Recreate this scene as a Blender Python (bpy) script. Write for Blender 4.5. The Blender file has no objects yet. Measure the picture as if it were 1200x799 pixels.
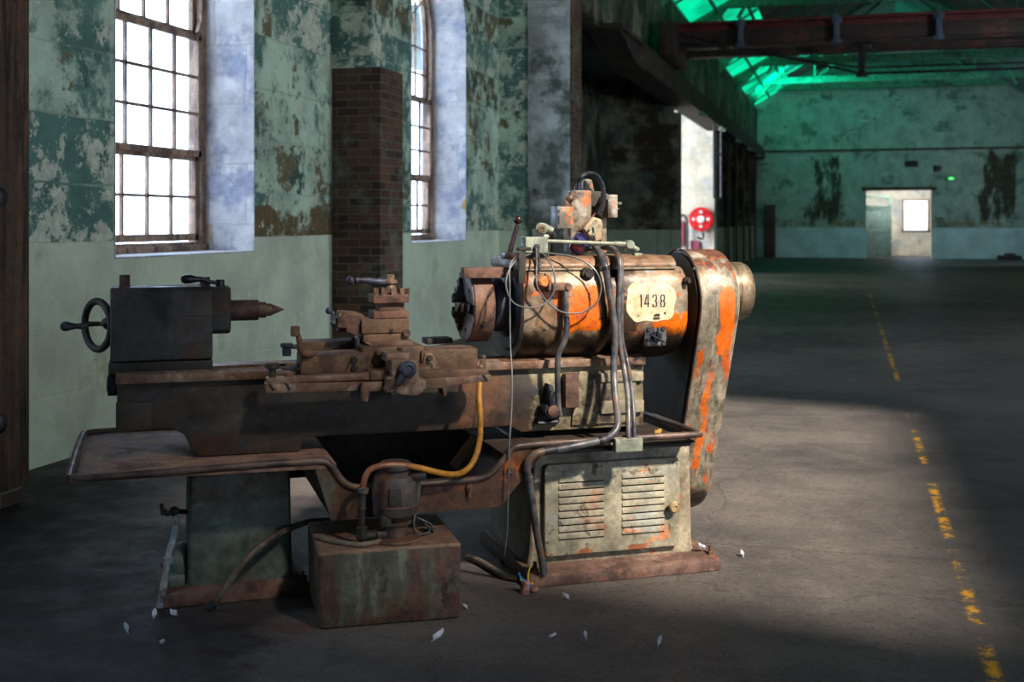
import bpy, bmesh, math, random
from mathutils import Vector, Matrix, Quaternion
random.seed(7)
R = math.radians
SC = bpy.context.scene
COL = SC.collection
PSI = R(15.6)            # the camera looks this far left of the hall's long axis (+Y)
CP, SP = math.cos(PSI), math.sin(PSI)
TH = R(17); CT, ST = math.cos(TH), math.sin(TH); DL = 5.22   # the lathe: turned 17 degrees, 5.22 m away
F = 1400.0; HOR = 258.5; CAMZ = 1.5

def W(xc, yc, z=0.0):                 # camera ground coordinates -> world
    return Vector((xc*CP - yc*SP, xc*SP + yc*CP, z))
def Q(x, y, v):                       # photo measurement at lathe depth v -> lathe (u, z)
    k = (x-600)/F
    u = (k*(DL+v*CT)+v*ST)/(CT-k*ST)
    yc = DL+u*ST+v*CT
    return u, CAMZ-(y-HOR)/F*yc
def L3(x, y, v):
    u, z = Q(x, y, v); return Vector((u, v, z))
def G(x, y):                          # photo measurement on the floor -> world
    yc = F*CAMZ/(y-HOR); return W((x-600)/F*yc, yc, 0)

# ------------------------------------------------------------------ mesh builder
class MB:
    def __init__(s): s.bm = bmesh.new()
    def _bev(s, faces, b, seg=2, ang=30):
        if b <= 0: return
        es = set()
        for f in faces:
            for e in f.edges:
                if len(e.link_faces) == 2 and e.calc_face_angle(0) > R(ang): es.add(e)
        if es:
            bmesh.ops.bevel(s.bm, geom=list(es), offset=b, segments=seg, profile=.6, affect='EDGES', clamp_overlap=True)
    def box(s, a0, a1, b0, b1, c0, c1, b=.003, m=None, seg=2):
        if a0 > a1: a0, a1 = a1, a0
        if b0 > b1: b0, b1 = b1, b0
        if c0 > c1: c0, c1 = c1, c0
        M = Matrix.Translation(((a0+a1)/2, (b0+b1)/2, (c0+c1)/2)) @ Matrix.Diagonal((a1-a0, b1-b0, c1-c0, 1))
        if m is not None: M = m @ M
        r = bmesh.ops.create_cube(s.bm, size=1, matrix=M)
        fs = set(f for v in r['verts'] for f in v.link_faces)
        s._bev(fs, b, seg); return s
    def prism(s, poly, ax, c0, c1, b=.003, seg=2, m=None, ang=30):
        def mk(p, c):
            if ax == 'u': v = Vector((c, p[0], p[1]))
            elif ax == 'v': v = Vector((p[0], c, p[1]))
            else: v = Vector((p[0], p[1], c))
            return m @ v if m is not None else v
        A = [s.bm.verts.new(mk(p, c0)) for p in poly]; B = [s.bm.verts.new(mk(p, c1)) for p in poly]
        n = len(poly); fs = [s.bm.faces.new(A), s.bm.faces.new(B[::-1])]
        for i in range(n):
            fs.append(s.bm.faces.new((A[i], B[i], B[(i+1) % n], A[(i+1) % n])))
        bmesh.ops.recalc_face_normals(s.bm, faces=fs)
        s._bev(fs, b, seg, ang); return s
    def rings(s, rings, cap=True, closed=False):
        V = [[s.bm.verts.new(p) for p in r] for r in rings]; n = len(V[0]); fs = []
        K = len(V)
        for i in range(K if closed else K-1):
            a, b = V[i], V[(i+1) % K]
            for j in range(n):
                fs.append(s.bm.faces.new((a[j], a[(j+1) % n], b[(j+1) % n], b[j])))
        if cap and not closed:
            fs.append(s.bm.faces.new(V[0][::-1])); fs.append(s.bm.faces.new(V[-1]))
        bmesh.ops.recalc_face_normals(s.bm, faces=fs); return s
    def lathe(s, prof, p, d, n=32, cap=True):          # prof: (radius, distance along d)
        d = Vector(d).normalized(); p = Vector(p)
        x = d.orthogonal().normalized(); y = d.cross(x)
        rs = []
        for r, h in prof:
            r = max(r, 1e-5)
            rs.append([p+d*h+x*(r*math.cos(2*math.pi*j/n))+y*(r*math.sin(2*math.pi*j/n)) for j in range(n)])
        return s.rings(rs, cap)
    def cyl(s, p0, p1, r, n=20, b=None):
        p0, p1 = Vector(p0), Vector(p1); d = p1-p0; h = d.length
        b = min(r*.15, h*.2, .004) if b is None else b
        return s.lathe([(r-b, 0), (r, b), (r, h-b), (r-b, h)], p0, d, n)
    def hexn(s, p0, p1, r): return s.cyl(p0, p1, r, 6, .001)
    def sph(s, c, r, sc=(1, 1, 1), n=16):
        M = Matrix.Translation(c) @ Matrix.Diagonal((sc[0], sc[1], sc[2], 1))
        bmesh.ops.create_uvsphere(s.bm, u_segments=n, v_segments=max(8, n//2+2), radius=r, matrix=M); return s
    def tube(s, pts, r, n=10, sm=6, closed=False, ribs=0):
        P = [Vector(p) for p in pts]
        if sm > 1 and len(P) > 2:
            o = []; K = len(P); rng = range(K if closed else K-1)
            for i in rng:
                g = (lambda k: P[k % K]) if closed else (lambda k: P[min(max(k, 0), K-1)])
                p0, p1, p2, p3 = g(i-1), g(i), g(i+1), g(i+2)
                for k in range(sm):
                    t = k/sm
                    o.append(.5*((2*p1)+(p2-p0)*t+(2*p0-5*p1+4*p2-p3)*t*t+(3*p1-p0-3*p2+p3)*t**3))
            if not closed: o.append(P[-1])
            P = o
        K = len(P); rs = []
        T = []
        for i in range(K):
            a = P[(i-1) % K] if (closed or i > 0) else P[i]; b = P[(i+1) % K] if (closed or i < K-1) else P[i]
            t = b-a; T.append(t.normalized() if t.length > 1e-9 else Vector((0, 0, 1)))
        x = T[0].orthogonal().normalized()
        for i in range(K):
            x = (x-T[i]*x.dot(T[i])); x = x.normalized() if x.length > 1e-6 else T[i].orthogonal().normalized()
            y = T[i].cross(x)
            rr = r[i*(len(r)-1)//max(1, K-1)] if isinstance(r, (list, tuple)) else r
            if ribs and i % 2: rr *= ribs
            rs.append([P[i]+x*(rr*math.cos(2*math.pi*j/n))+y*(rr*math.sin(2*math.pi*j/n)) for j in range(n)])
        return s.rings(rs, True, closed)
    def build(s, name, mat, parent=None, smooth=True, ang=35, loc=None, rot=None):
        me = bpy.data.meshes.new(name); s.bm.to_mesh(me); s.bm.free()
        me.materials.append(mat)
        if smooth and len(me.polygons):
            me.shade_smooth(); me.set_sharp_from_angle(angle=R(ang))
        o = bpy.data.objects.new(name, me); COL.objects.link(o)
        if parent: o.parent = parent
        if loc is not None: o.location = loc
        if rot is not None: o.rotation_euler = rot
        return o

def tag(o, label=None, cat=None, group=None, kind=None):
    if label: o['label'] = label
    if cat: o['category'] = cat
    if group: o['group'] = group
    if kind: o['kind'] = kind
    return o
def empty(name, loc, rz=0, **k):
    o = bpy.data.objects.new(name, None); COL.objects.link(o); o.empty_display_size = .1
    o.location = loc; o.rotation_euler = (0, 0, rz); return tag(o, **k)
def struct(name, mb, mat, parent=None, smooth=False):
    o = mb.build(name, mat, parent, smooth)
    if not parent: o['kind'] = 'structure'
    return o

# ------------------------------------------------------------------ materials
def lin(c):
    o = []
    for x in c[:3]:
        x /= 255.0
        o.append(x/12.92 if x <= .04045 else ((x+.055)/1.055)**2.4)
    return (*o, 1)
class NT:
    def __init__(s, name):
        s.m = bpy.data.materials.new(name); s.m.use_nodes = True
        s.t = s.m.node_tree; s.t.nodes.clear()
        s.out = s.t.nodes.new('ShaderNodeOutputMaterial')
        s.b = s.t.nodes.new('ShaderNodeBsdfPrincipled'); s.t.links.new(s.b.outputs[0], s.out.inputs[0])
        s.b.inputs['Specular IOR Level'].default_value = .4
    def n(s, ty, **k):
        nd = s.t.nodes.new(ty)
        for a, b in k.items(): setattr(nd, a, b)
        return nd
    def l(s, a, b): s.t.links.new(a, b)
    def coord(s, kind='Object'):
        if kind == 'World':
            return s.n('ShaderNodeNewGeometry').outputs['Position']
        return s.n('ShaderNodeTexCoord').outputs['Object']
    def math(s, op, a, b=None, c=None, clamp=False):
        nd = s.n('ShaderNodeMath', operation=op, use_clamp=clamp)
        for i, v in enumerate((a, b, c)):
            if v is None: continue
            if isinstance(v, (int, float)): nd.inputs[i].default_value = v
            else: s.l(v, nd.inputs[i])
        return nd.outputs[0]
    def mapr(s, v, a, b, c=0., d=1.):
        nd = s.n('ShaderNodeMapRange', interpolation_type='SMOOTHSTEP')
        s.l(v, nd.inputs['Value'])
        for k, x in zip(('From Min', 'From Max', 'To Min', 'To Max'), (a, b, c, d)): nd.inputs[k].default_value = x
        return nd.outputs[0]
    def noise(s, co, scale, detail=5, rough=.6, stretch=(1, 1, 1), off=(0, 0, 0), dist=0.):
        mp = s.n('ShaderNodeMapping'); s.l(co, mp.inputs[0]); mp.inputs['Scale'].default_value = stretch
        mp.inputs['Location'].default_value = off
        nz = s.n('ShaderNodeTexNoise'); s.l(mp.outputs[0], nz.inputs['Vector'])
        nz.inputs['Scale'].default_value = scale; nz.inputs['Detail'].default_value = detail
        nz.inputs['Roughness'].default_value = rough; nz.inputs['Distortion'].default_value = dist
        return nz.outputs['Fac']
    def mix(s, f, a, b, mode='MIX'):
        nd = s.n('ShaderNodeMix', data_type='RGBA', blend_type=mode)
        for i, v in ((0, f), (6, a), (7, b)):
            if isinstance(v, (int, float)): nd.inputs[i].default_value = v
            elif isinstance(v, tuple): nd.inputs[i].default_value = v
            else: s.l(v, nd.inputs[i])
        return nd.outputs[2]
    def region(s, co, lo, hi, soft):      # 1 inside the box lo..hi (None: unbounded), 0 outside
        sp = s.n('ShaderNodeSeparateXYZ'); s.l(co, sp.inputs[0]); r = None
        for i in range(3):
            for lim, sg in ((lo[i], 1), (hi[i], -1)):
                if lim is None: continue
                v = s.mapr(sp.outputs[i], lim-soft, lim+soft) if sg > 0 else s.mapr(sp.outputs[i], lim-soft, lim+soft, 1, 0)
                r = v if r is None else s.math('MULTIPLY', r, v)
        return r
    def bump(s, h, strength=.3, dist=.01):
        bp = s.n('ShaderNodeBump'); bp.inputs['Strength'].default_value = strength; bp.inputs['Distance'].default_value = dist
        s.l(h, bp.inputs['Height']); s.l(bp.outputs[0], s.b.inputs['Normal']); return bp

MATS = {}
def paint(name, base, layers=(), rough=.6, metal=0., bump=.25, bs=60, bd=.003, kind='Object', var=.25, rvar=.15):
    """base colour varied by noise, then layers (colour, scale, threshold, softness, options) laid over it"""
    s = NT(name); co = s.coord(kind)
    c = lin(base)
    n0 = s.noise(co, 9, 8, .65)
    dark = tuple(x*(1-var*1.4) for x in c[:3])+(1,); lite = tuple(min(1, x*(1+var)) for x in c[:3])+(1,)
    col = s.mix(s.mapr(n0, .3, .7), dark, lite)
    hsum = s.noise(co, bs, 6, .7)
    ro = None
    for i, ly in enumerate(layers):
        lc, sc, th, sf = ly[:4]; op = ly[4] if len(ly) > 4 else {}
        nz = s.noise(co, sc, op.get('detail', 8), op.get('rough', .68), op.get('stretch', (1, 1, 1)), (i*3.7+1, i*1.3, i*2.1), op.get('dist', .3))
        if 'reg' in op:
            lo, hi, so = op['reg']; rg = s.region(co, lo, hi, so)
            nz = s.math('ADD', nz, s.math('MULTIPLY', s.math('SUBTRACT', rg, 1), op.get('boost', .5)))
        f = s.mapr(nz, th-sf, th+sf)
        if 'op' in op: f = s.math('MULTIPLY', f, op['op'])
        cc = lin(lc); d2 = tuple(x*.75 for x in cc[:3])+(1,)
        lcol = s.mix(s.mapr(s.noise(co, sc*3.1, 5, .6, off=(9, i, 0)), .35, .65), d2, cc)
        col = s.mix(f, col, lcol)
        if op.get('relief'): hsum = s.math('ADD', hsum, s.math('MULTIPLY', f, op['relief']))
    if bump:
        fn = s.noise(co, 42, 5, .75, off=(7, 1, 5)); f2 = s.noise(co, 17, 8, .72, off=(2, 9, 4)); k_ = s.math('MULTIPLY', s.mapr(fn, .3, .7, .80, 1.16), s.mapr(f2, .3, .7, .72, 1.2))
        vm = s.n('ShaderNodeVectorMath', operation='SCALE'); s.l(col, vm.inputs[0]); s.l(k_, vm.inputs['Scale']); col = vm.outputs[0]
        pit = s.mapr(s.noise(co, 34, 3, .6, off=(5, 5, 1)), .66, .72); col = s.mix(s.math('MULTIPLY', pit, .6), col, lin((46, 36, 30)))
    s.l(col, s.b.inputs['Base Color'])
    s.l(s.mapr(n0, .3, .7, max(.05, rough-rvar), min(1, rough+rvar)), s.b.inputs['Roughness'])
    s.b.inputs['Metallic'].default_value = metal
    if bump: s.bump(hsum, bump, bd)
    MATS[name] = s.m
    return s.m
RUST = (104, 66, 46); DRUST = (62, 42, 33); GRIME = (45, 38, 32)
rust = paint('rusted_steel', (99, 72, 60), [((120, 84, 58), 9, .58, .08), ((60, 44, 39), 6, .54, .08), ((135, 118, 108), 14, .66, .05)], .68, .15, .4)
rust_lite = paint('worn_steel', (118, 96, 80), [((96, 68, 51), 8, .54, .08), ((151, 135, 125), 10, .62, .08), ((60, 43, 34), 12, .68, .06)], .5, .35, .3)
rust_tan = paint('tan_rust', (94, 72, 55), [((132, 100, 52), 5, .60, .09), ((67, 47, 36), 7, .55, .07), ((151, 134, 117), 12, .7, .05)], .6, .2, .35)
castdark = paint('dark_cast_iron', (50, 48, 43), [((69, 44, 30), 5, .6, .08), ((28, 25, 23), 4, .56, .1), ((80, 80, 70), 8, .68, .06)], .6, .15, .3)
tailm = paint('tailstock_paint', (54, 55, 55), [((69, 46, 38), 5, .56, .1, {'reg': ((None, None, 1.05), (None, None, None), .12), 'boost': .25}), ((33, 36, 33), 6, .58, .1), ((68, 40, 25), 7, .55, .08, {'reg': ((-1.42, None, None), (None, None, 1.08), .08), 'boost': .4}), ((85, 89, 92), 20, .72, .04)], .6, .1, .25)
blacksteel = paint('black_steel', (44, 46, 52), [((80, 56, 44), 12, .64, .06)], .35, .6, .15)
bluesteel = paint('blue_steel', (62, 68, 84), [((40, 38, 44), 8, .54, .08)], .5, .35, .15)
bedcream = paint('bed_paint', (51, 46, 39), [
    ((131, 124, 99), 7, .40, .07, {'reg': ((.0, None, None), (None, None, None), .08), 'boost': .6, 'relief': .4}),
    ((117, 71, 40), 9, .68, .04, {'reg': ((-.3, None, None), (None, None, None), .1), 'boost': .1}), ((46, 51, 59), 8, .62, .05), ((93, 62, 40), 4, .48, .1, {'reg': ((-.35, None, None), (.1, None, None), .1), 'boost': .5}),
    ((37, 28, 23), 5, .58, .08), ((57, 39, 28), 6, .5, .1, {'reg': ((None, None, None), (None, None, .68), .05), 'boost': .4})], .6, .1, .4)
cream = paint('cream_machine_paint', (132, 124, 104), [
    ((152, 74, 31), 9, .64, .04, {'relief': .3}), ((93, 78, 60), 5, .55, .09), ((110, 117, 109), 7, .6, .07), ((54, 42, 32), 13, .69, .04)], .5, .05, .3)
doorm = paint('door_paint', (128, 124, 106), [
    ((200, 108, 46), 9, .60, .03, {'stretch': (.6, 1, 1.6), 'reg': ((.36, None, None), (None, None, None), .1), 'boost': .15, 'relief': .3}),
    ((136, 98, 70), 5, .52, .07, {'reg': ((.09, None, .16), (.34, None, .42), .05), 'boost': .25}), ((140, 142, 132), 6, .56, .07), ((76, 64, 50), 16, .62, .04), ((140, 84, 56), 10, .56, .04, {'reg': ((None, None, None), (None, None, .135), .015), 'boost': .3})], .5, .05, .35)
headm = paint('headstock_paint', (126, 116, 98), [
    ((166, 150, 126), 7, .56, .08), ((150, 118, 92), 4, .56, .08),
    ((96, 72, 52), 5, .52, .10),
    ((206, 100, 10), 9, .425, .028, {'reg': ((.1, None, 1.02), (.335, None, 1.235), .035), 'boost': .45, 'stretch': (1, 1, .5), 'relief': .35}),
    ((210, 104, 12), 9, .47, .028, {'reg': ((.45, None, .97), (.78, None, 1.13), .045), 'boost': .4, 'stretch': (1, 1, .5), 'relief': .35}),
    ((190, 84, 30), 14, .60, .03, {'reg': ((None, None, 1.0), (None, None, 1.29), .03), 'boost': .3}), ((130, 138, 140), 7, .60, .04, {'reg': ((.5, None, 1.15), (None, None, None), .05), 'boost': .12}),
    ((46, 34, 26), 6, .40, .12, {'reg': ((None, None, None), (None, None, 1.03), .05), 'boost': .35, 'stretch': (1.4, 1.4, .5)}), ((48, 38, 30), 20, .64, .04), ((60, 46, 36), 8, .46, .06, {'reg': ((.30, None, None), (.5, None, None), .03), 'boost': .3})], .42, .08, .4)  # lower casing: the shade beneath is painted in along with grime
lidm = paint('lid_paint', (114, 88, 67), [((168, 91, 44), 10, .62, .05, {'stretch': (.5, 1, 1)}), ((155, 139, 122), 6, .6, .07), ((68, 49, 37), 9, .6, .07)], .5, .1, .3)
housm = paint('housing_paint', (128, 122, 106), [
    ((100, 92, 78), 12, .54, .06, {'stretch': (2.4, 2.4, .14)}), ((158, 150, 134), 9, .58, .05, {'stretch': (2.4, 2.4, .2)}),
    ((220, 104, 22), 6.5, .42, .025, {'reg': ((.885, None, .88), (.965, None, 1.21), .035), 'boost': .3, 'stretch': (1.6, 1.6, .45), 'relief': .35}),
    ((214, 108, 40), 6, .455, .04, {'reg': ((.85, None, .35), (.915, None, .88), .022), 'boost': .4, 'stretch': (2.0, 2.0, .16)}),
    ((200, 92, 34), 9, .575, .03, {'stretch': (1.8, 1.8, .4)}),
    ((108, 70, 56), 9, .47, .03, {'reg': ((None, None, 1.27), (None, None, None), .035), 'boost': .35}),
    ((170, 158, 144), 7, .60, .04, {'reg': ((None, None, 1.18), (None, None, None), .04), 'boost': .3}),
    ((62, 50, 42), 5, .42, .09, {'reg': ((None, None, None), (None, None, .26), .05), 'boost': .35}), ((60, 48, 40), 24, .66, .03)], .40, .1, .35)
legm = paint('leg_paint', (80, 92, 86), [((152, 72, 27), 10, .66, .03), ((44, 35, 30), 14, .65, .04), ((99, 68, 49), 5, .52, .08, {'reg': ((None, None, None), (None, None, .07), .02), 'boost': .4}),
    ((67, 51, 40), 4, .5, .1, {'reg': ((None, None, .36), (None, None, None), .05), 'boost': .4})], .55, .1, .25)  # upper part painted darker, where the tray's shadow falls
traym = paint('tray_rust', (115, 89, 80), [((137, 104, 79), 4, .54, .12), ((82, 61, 56), 6, .58, .08), ((134, 122, 118), 9, .66, .07)], .8, .0, .25)
chips = paint('swarf', (46, 36, 28), [((140, 110, 70), 60, .68, .03), ((24, 20, 18), 20, .55, .1)], .8, .1, 1., 90, .01)
troughm = paint('trough_rust', (85, 59, 42), [((152, 81, 26), 6, .58, .08, {'reg': ((-.45, None, None), (0, None, None), .1), 'boost': .2}), ((81, 84, 71), 5, .52, .07, {'reg': ((None, None, None), (-.82, None, None), .04), 'boost': .5}), ((46, 35, 29), 5, .58, .08), ((117, 101, 84), 16, .68, .05)], .6, .15, .3)
tankm = paint('tank_paint', (79, 81, 68), [
    ((86, 60, 50), 5, .53, .05, {'stretch': (1.6, 1.6, .35)}), ((109, 115, 99), 9, .6, .05, {'stretch': (1.5, 1.5, .25)}),
    ((84, 57, 44), 6, .53, .1, {'reg': ((None, None, None), (None, None, .13), .06), 'boost': .25}),
    ((124, 100, 84), 4, .33, .1, {'reg': ((None, None, .270), (None, None, None), .006), 'boost': .8}),
    ((48, 34, 26), 8, .60, .06), ((145, 136, 124), 22, .71, .03)], .5, .12, .35)
pumpm = paint('pump_paint', (73, 67, 67), [((96, 68, 49), 9, .56, .08), ((48, 44, 49), 12, .6, .07), ((120, 96, 72), 20, .68, .05)], .5, .15, .3)
hosey = paint('yellow_hose', (171, 118, 36), [((126, 81, 59), 6, .38, .1, {'reg': ((None, None, None), (.10, None, None), .08), 'boost': .4})], .4, 0, .05)
conduit = paint('conduit_grey', (92, 92, 94), [((118, 92, 70), 14, .58, .06), ((60, 62, 74), 9, .55, .07), ((150, 146, 140), 20, .66, .04)], .42, .25, .2)
rodm = paint('rim_pipe', (88, 72, 63), [((57, 47, 45), 7, .55, .1), ((131, 103, 85), 11, .66, .06)], .5, .25, .2)
greybox = paint('grey_green_enamel', (127, 134, 119), [((93, 88, 74), 12, .62, .06), ((161, 164, 149), 9, .6, .08)], .4, .1, .12)
boxpaint = paint('control_box_paint', (126, 118, 104), [((204, 104, 36), 11, .56, .03, {'stretch': (1, 1, .5)}), ((72, 58, 48), 9, .55, .06), ((160, 156, 146), 8, .58, .05)], .45, .1, .3)
creampatch = paint('cream_number_patch', (200, 182, 144), [((171, 136, 88), 16, .70, .04), ((204, 195, 171), 8, .55, .1)], .5, 0, .1)
inkm = paint('black_stencil_ink', (38, 36, 34), [((150, 140, 110), 60, .74, .03)], .6, 0, 0)
silver = paint('galvanised_wire', (96, 98, 100), [], .45, .3, 0)
rubber = paint('black_rubber', (38, 40, 46), [], .35, 0, .1)
hosedusty = paint('dusty_hose', (104, 92, 78), [((60, 54, 50), 9, .56, .1)], .6, 0, .15)
flangem = paint('flange_rust', (103, 79, 69), [((74, 54, 47), 5, .52, .08), ((127, 110, 98), 7, .6, .07), ((115, 71, 47), 9, .64, .05)], .75, 0, .35)
brass = paint('brass_knob', (176, 150, 112), [((110, 84, 60), 30, .6, .06)], .4, .4, .1)
yelw = paint('yellow_wire', (235, 205, 40), [], .4, 0, 0)
bluew = paint('blue_wire', (30, 110, 180), [], .4, 0, 0)
tanm = paint('tan_clamp', (170, 146, 116), [((110, 84, 64), 14, .58, .07)], .5, .2, .2)
lampblue = paint('purple_blue_enamel', (72, 74, 120), [((190, 90, 90), 12, .62, .05), ((190, 195, 215), 14, .66, .05)], .22, .5, .05)
featherm = paint('white_feather', (215, 218, 228), [], .8, 0, 0)
woodm = paint('window_timber', (158, 130, 110), [((90, 66, 54), 6, .52, .1, {'stretch': (1, 1, .2)}), ((168, 146, 128), 8, .6, .08, {'stretch': (1, 1, .25)})], .65, 0, .2, kind='World')
postm = paint('dark_post_timber', (78, 58, 44), [((108, 78, 56), 4, .52, .1, {'stretch': (3, 3, .25)}), ((32, 26, 22), 6, .55, .1, {'stretch': (3, 3, .3)}), ((120, 120, 110), 40, .74, .02)], .7, 0, .3, kind='World')
crane_red = paint('crane_red', (96, 34, 32), [((50, 30, 28), 2, .55, .1), ((130, 90, 76), 4, .66, .06)], .6, .1, .2, kind='World')
crane_dk = paint('crane_steel', (58, 46, 44), [((100, 66, 56), 2, .58, .08)], .55, .3, .2, kind='World')
crane_bl = paint('crane_blue_bracket', (70, 84, 104), [], .5, .2, .1)
beamm = paint('rail_beam', (58, 48, 40), [((34, 30, 28), 1.5, .52, .1), ((92, 80, 66), 3, .62, .06)], .75, 0, .3, kind='World')
roofm = paint('roof_boarding', (120, 132, 126), [((90, 100, 96), .8, .55, .1)], .7, 0, .1, kind='World')
redm = paint('reel_red', (214, 22, 34), [((170, 20, 30), 3, .6, .08)], .4, 0, 0)
whitem = paint('reel_white', (230, 228, 224), [], .5, 0, 0)
brownp = paint('brown_panel', (92, 62, 56), [((70, 46, 42), 2, .55, .1)], .6, 0, .1)
doorg = paint('grey_green_door', (124, 150, 144), [], .6, 0, .1)
SKY = 8.6; AISLE = 950; FARA = 2600; FARB = 140; MIDFILL = 600; ROOM = 140; GREEN = 190; SUN = 215.0; SUNEL = 43; EXPO = 0.0; SKYT = .24; SKYD = .10; LOWW = .84
# ------------------------------------------------------------------ the hall
def wallmat(name, base, layers, dado=None, dz=1.365, block=(1.05, .52), bump=.5, blockvar=.5, mortar=.35, dado_layers=()):
    s = NT(name); co = s.coord('World')
    sp = s.n('ShaderNodeSeparateXYZ'); s.l(co, sp.inputs[0])
    cb = s.n('ShaderNodeCombineXYZ'); s.l(s.math('ADD', sp.outputs[0], sp.outputs[1]), cb.inputs[0]); s.l(sp.outputs[2], cb.inputs[1])
    wob = s.n('ShaderNodeTexNoise'); wob.inputs['Scale'].default_value = 2.2; s.l(cb.outputs[0], wob.inputs['Vector'])
    vm = s.n('ShaderNodeVectorMath', operation='MULTIPLY_ADD'); s.l(wob.outputs['Color'], vm.inputs[0])
    vm.inputs[1].default_value = (.06, .06, 0); s.l(cb.outputs[0], vm.inputs[2])
    bt = s.n('ShaderNodeTexBrick'); s.l(vm.outputs[0], bt.inputs['Vector'])
    bt.inputs['Scale'].default_value = 1; bt.inputs['Brick Width'].default_value = block[0]; bt.inputs['Row Height'].default_value = block[1]
    bt.inputs['Mortar Size'].default_value = .012; bt.inputs['Mortar Smooth'].default_value = .6
    bt.inputs['Color1'].default_value = (0, 0, 0, 1); bt.inputs['Color2'].default_value = (1, 1, 1, 1); bt.inputs['Mortar'].default_value = (.5, .5, .5, 1)
    bv = bt.outputs['Color']; bvv = s.math('SUBTRACT', s.math('MULTIPLY', bv, 1), .5)
    c = lin(base)
    n0 = s.noise(co, 1.6, 9, .7)
    col = s.mix(s.mapr(n0, .32, .68), tuple(x*.68 for x in c[:3])+(1,), tuple(min(1, x*1.18) for x in c[:3])+(1,))
    h = s.noise(co, 18, 8, .7)
    for i, ly in enumerate(layers):
        lc, sc, th, sf = ly[:4]; op = ly[4] if len(ly) > 4 else {}
        nz = s.noise(co, sc, 10, op.get('rough', .68), op.get('stretch', (1, 1, 1)), (i*5.1, i*2.3, i*1.7), .12)
        nz = s.math('ADD', nz, s.math('MULTIPLY', bvv, blockvar*op.get('bv', .22)*(1 if i % 2 else -1)))
        if 'reg' in op:
            lo, hi, so = op['reg']; nz = s.math('ADD', nz, s.math('MULTIPLY', s.math('SUBTRACT', s.region(co, lo, hi, so), 1), op.get('boost', .5)))
        f = s.mapr(nz, th-sf, th+sf)
        cc = lin(lc); lcol = s.mix(s.mapr(s.noise(co, sc*4, 6, .7, off=(i, 3, 0)), .35, .65), tuple(x*.7 for x in cc[:3])+(1,), cc)
        col = s.mix(f, col, lcol); h = s.math('ADD', h, s.math('MULTIPLY', f, op.get('relief', .5)*(-1 if i % 2 else 1)))
    mort = s.math('MULTIPLY', bt.outputs['Fac'], mortar)
    h = s.math('SUBTRACT', h, mort)
    col = s.mix(mort, col, tuple(x*.5 for x in c[:3])+(1,))
    if dado:
        d = lin(dado); nd = s.noise(co, 1.3, 8, .65)
        dc = s.mix(s.mapr(nd, .3, .7), tuple(x*.78 for x in d[:3])+(1,), tuple(min(1, x*1.12) for x in d[:3])+(1,))
        for i, (lc, sc, th, sf) in enumerate(dado_layers):
            dc = s.mix(s.mapr(s.noise(co, sc, 9, .7, off=(i*4, 7, 1)), th-sf, th+sf), dc, lin(lc))
        zz = s.math('ADD', sp.outputs[2], s.math('MULTIPLY', s.math('SUBTRACT', s.noise(co, 7, 4), .5), .02))
        g = s.mapr(zz, dz-.006, dz+.006)
        col = s.mix(g, dc, col); h = s.math('MULTIPLY', h, s.math('MULTIPLY_ADD', g, .8, .2))
    s.l(col, s.b.inputs['Base Color']); s.b.inputs['Roughness'].default_value = .8
    s.bump(h, bump, .02); return s.m

plaster = wallmat('peeling_plaster', (188, 214, 194), [
    ((92, 136, 126), 1.3, .535, .05, {'bv': .6, 'rough': .74}),
    ((124, 118, 92), 2.0, .60, .02, {'bv': .5, 'rough': .74}),
    ((216, 226, 208), 3.2, .59, .02, {'rough': .76, 'bv': .4}),
    ((66, 92, 84), 2.6, .60, .06, {'rough': .74, 'bv': .4}),
    ((112, 98, 68), 2.8, .45, .04, {'reg': ((None, 8.9, 1.2), (None, 10.8, 1.66), .1), 'boost': .35, 'bv': .05, 'rough': .75}),
    ((56, 52, 42), 8, .68, .02), ((226, 232, 214), 11, .66, .02)], dado=(204, 218, 196), dado_layers=[((178, 192, 160), 3, .62, .06), ((222, 232, 212), 2, .64, .08)], blockvar=.5, block=(2.3, .44))
reveal = wallmat('whitewashed_reveal', (206, 204, 204), [((196, 192, 196), 2, .52, .05), ((164, 168, 186), 2.4, .56, .06), ((186, 152, 96), 3, .6, .03, {'reg': ((None, None, 1.3), (None, None, 1.9), .1), 'boost': .2})], blockvar=.4, block=(.6, .5))
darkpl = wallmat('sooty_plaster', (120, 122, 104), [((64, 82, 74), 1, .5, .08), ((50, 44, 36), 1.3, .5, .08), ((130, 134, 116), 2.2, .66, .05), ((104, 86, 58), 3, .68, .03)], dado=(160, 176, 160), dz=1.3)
paleplast = wallmat('pale_plaster', (226, 222, 206), [((196, 200, 206), 1.1, .56, .1), ((206, 190, 160), 2, .64, .05)], block=(2.5, .9), mortar=.3, bump=.2)
farm_ = wallmat('far_wall_paint', (166, 172, 168), [
    ((112, 128, 118), .9, .58, .05), ((186, 190, 182), 1.6, .60, .04), ((70, 60, 48), 1.6, .40, .06, {'reg': ((-1.35, None, 1.4), (-.15, None, 4.2), .4), 'boost': .3, 'bv': .05, 'stretch': (1.6, 1, .5)}),
    ((70, 60, 48), 1.5, .40, .06, {'reg': ((5.1, None, 1.3), (6.5, None, 4.2), .4), 'boost': .3, 'bv': .05, 'stretch': (1.6, 1, .5)}),
    ((150, 122, 86), 2.5, .54, .04, {'reg': ((None, None, 1.22), (None, None, 1.6), .2), 'boost': .3}), ((50, 50, 44), 4, .67, .03)], dado=(200, 212, 222), dz=1.22, block=(.9, .42))
piermat = wallmat('pier_plaster', (200, 208, 206), [((96, 104, 98), 1, .5, .08), ((170, 176, 174), 1.6, .58, .06), ((80, 82, 72), 2.4, .64, .04)], block=(1.2, .5), bump=.3)

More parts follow.
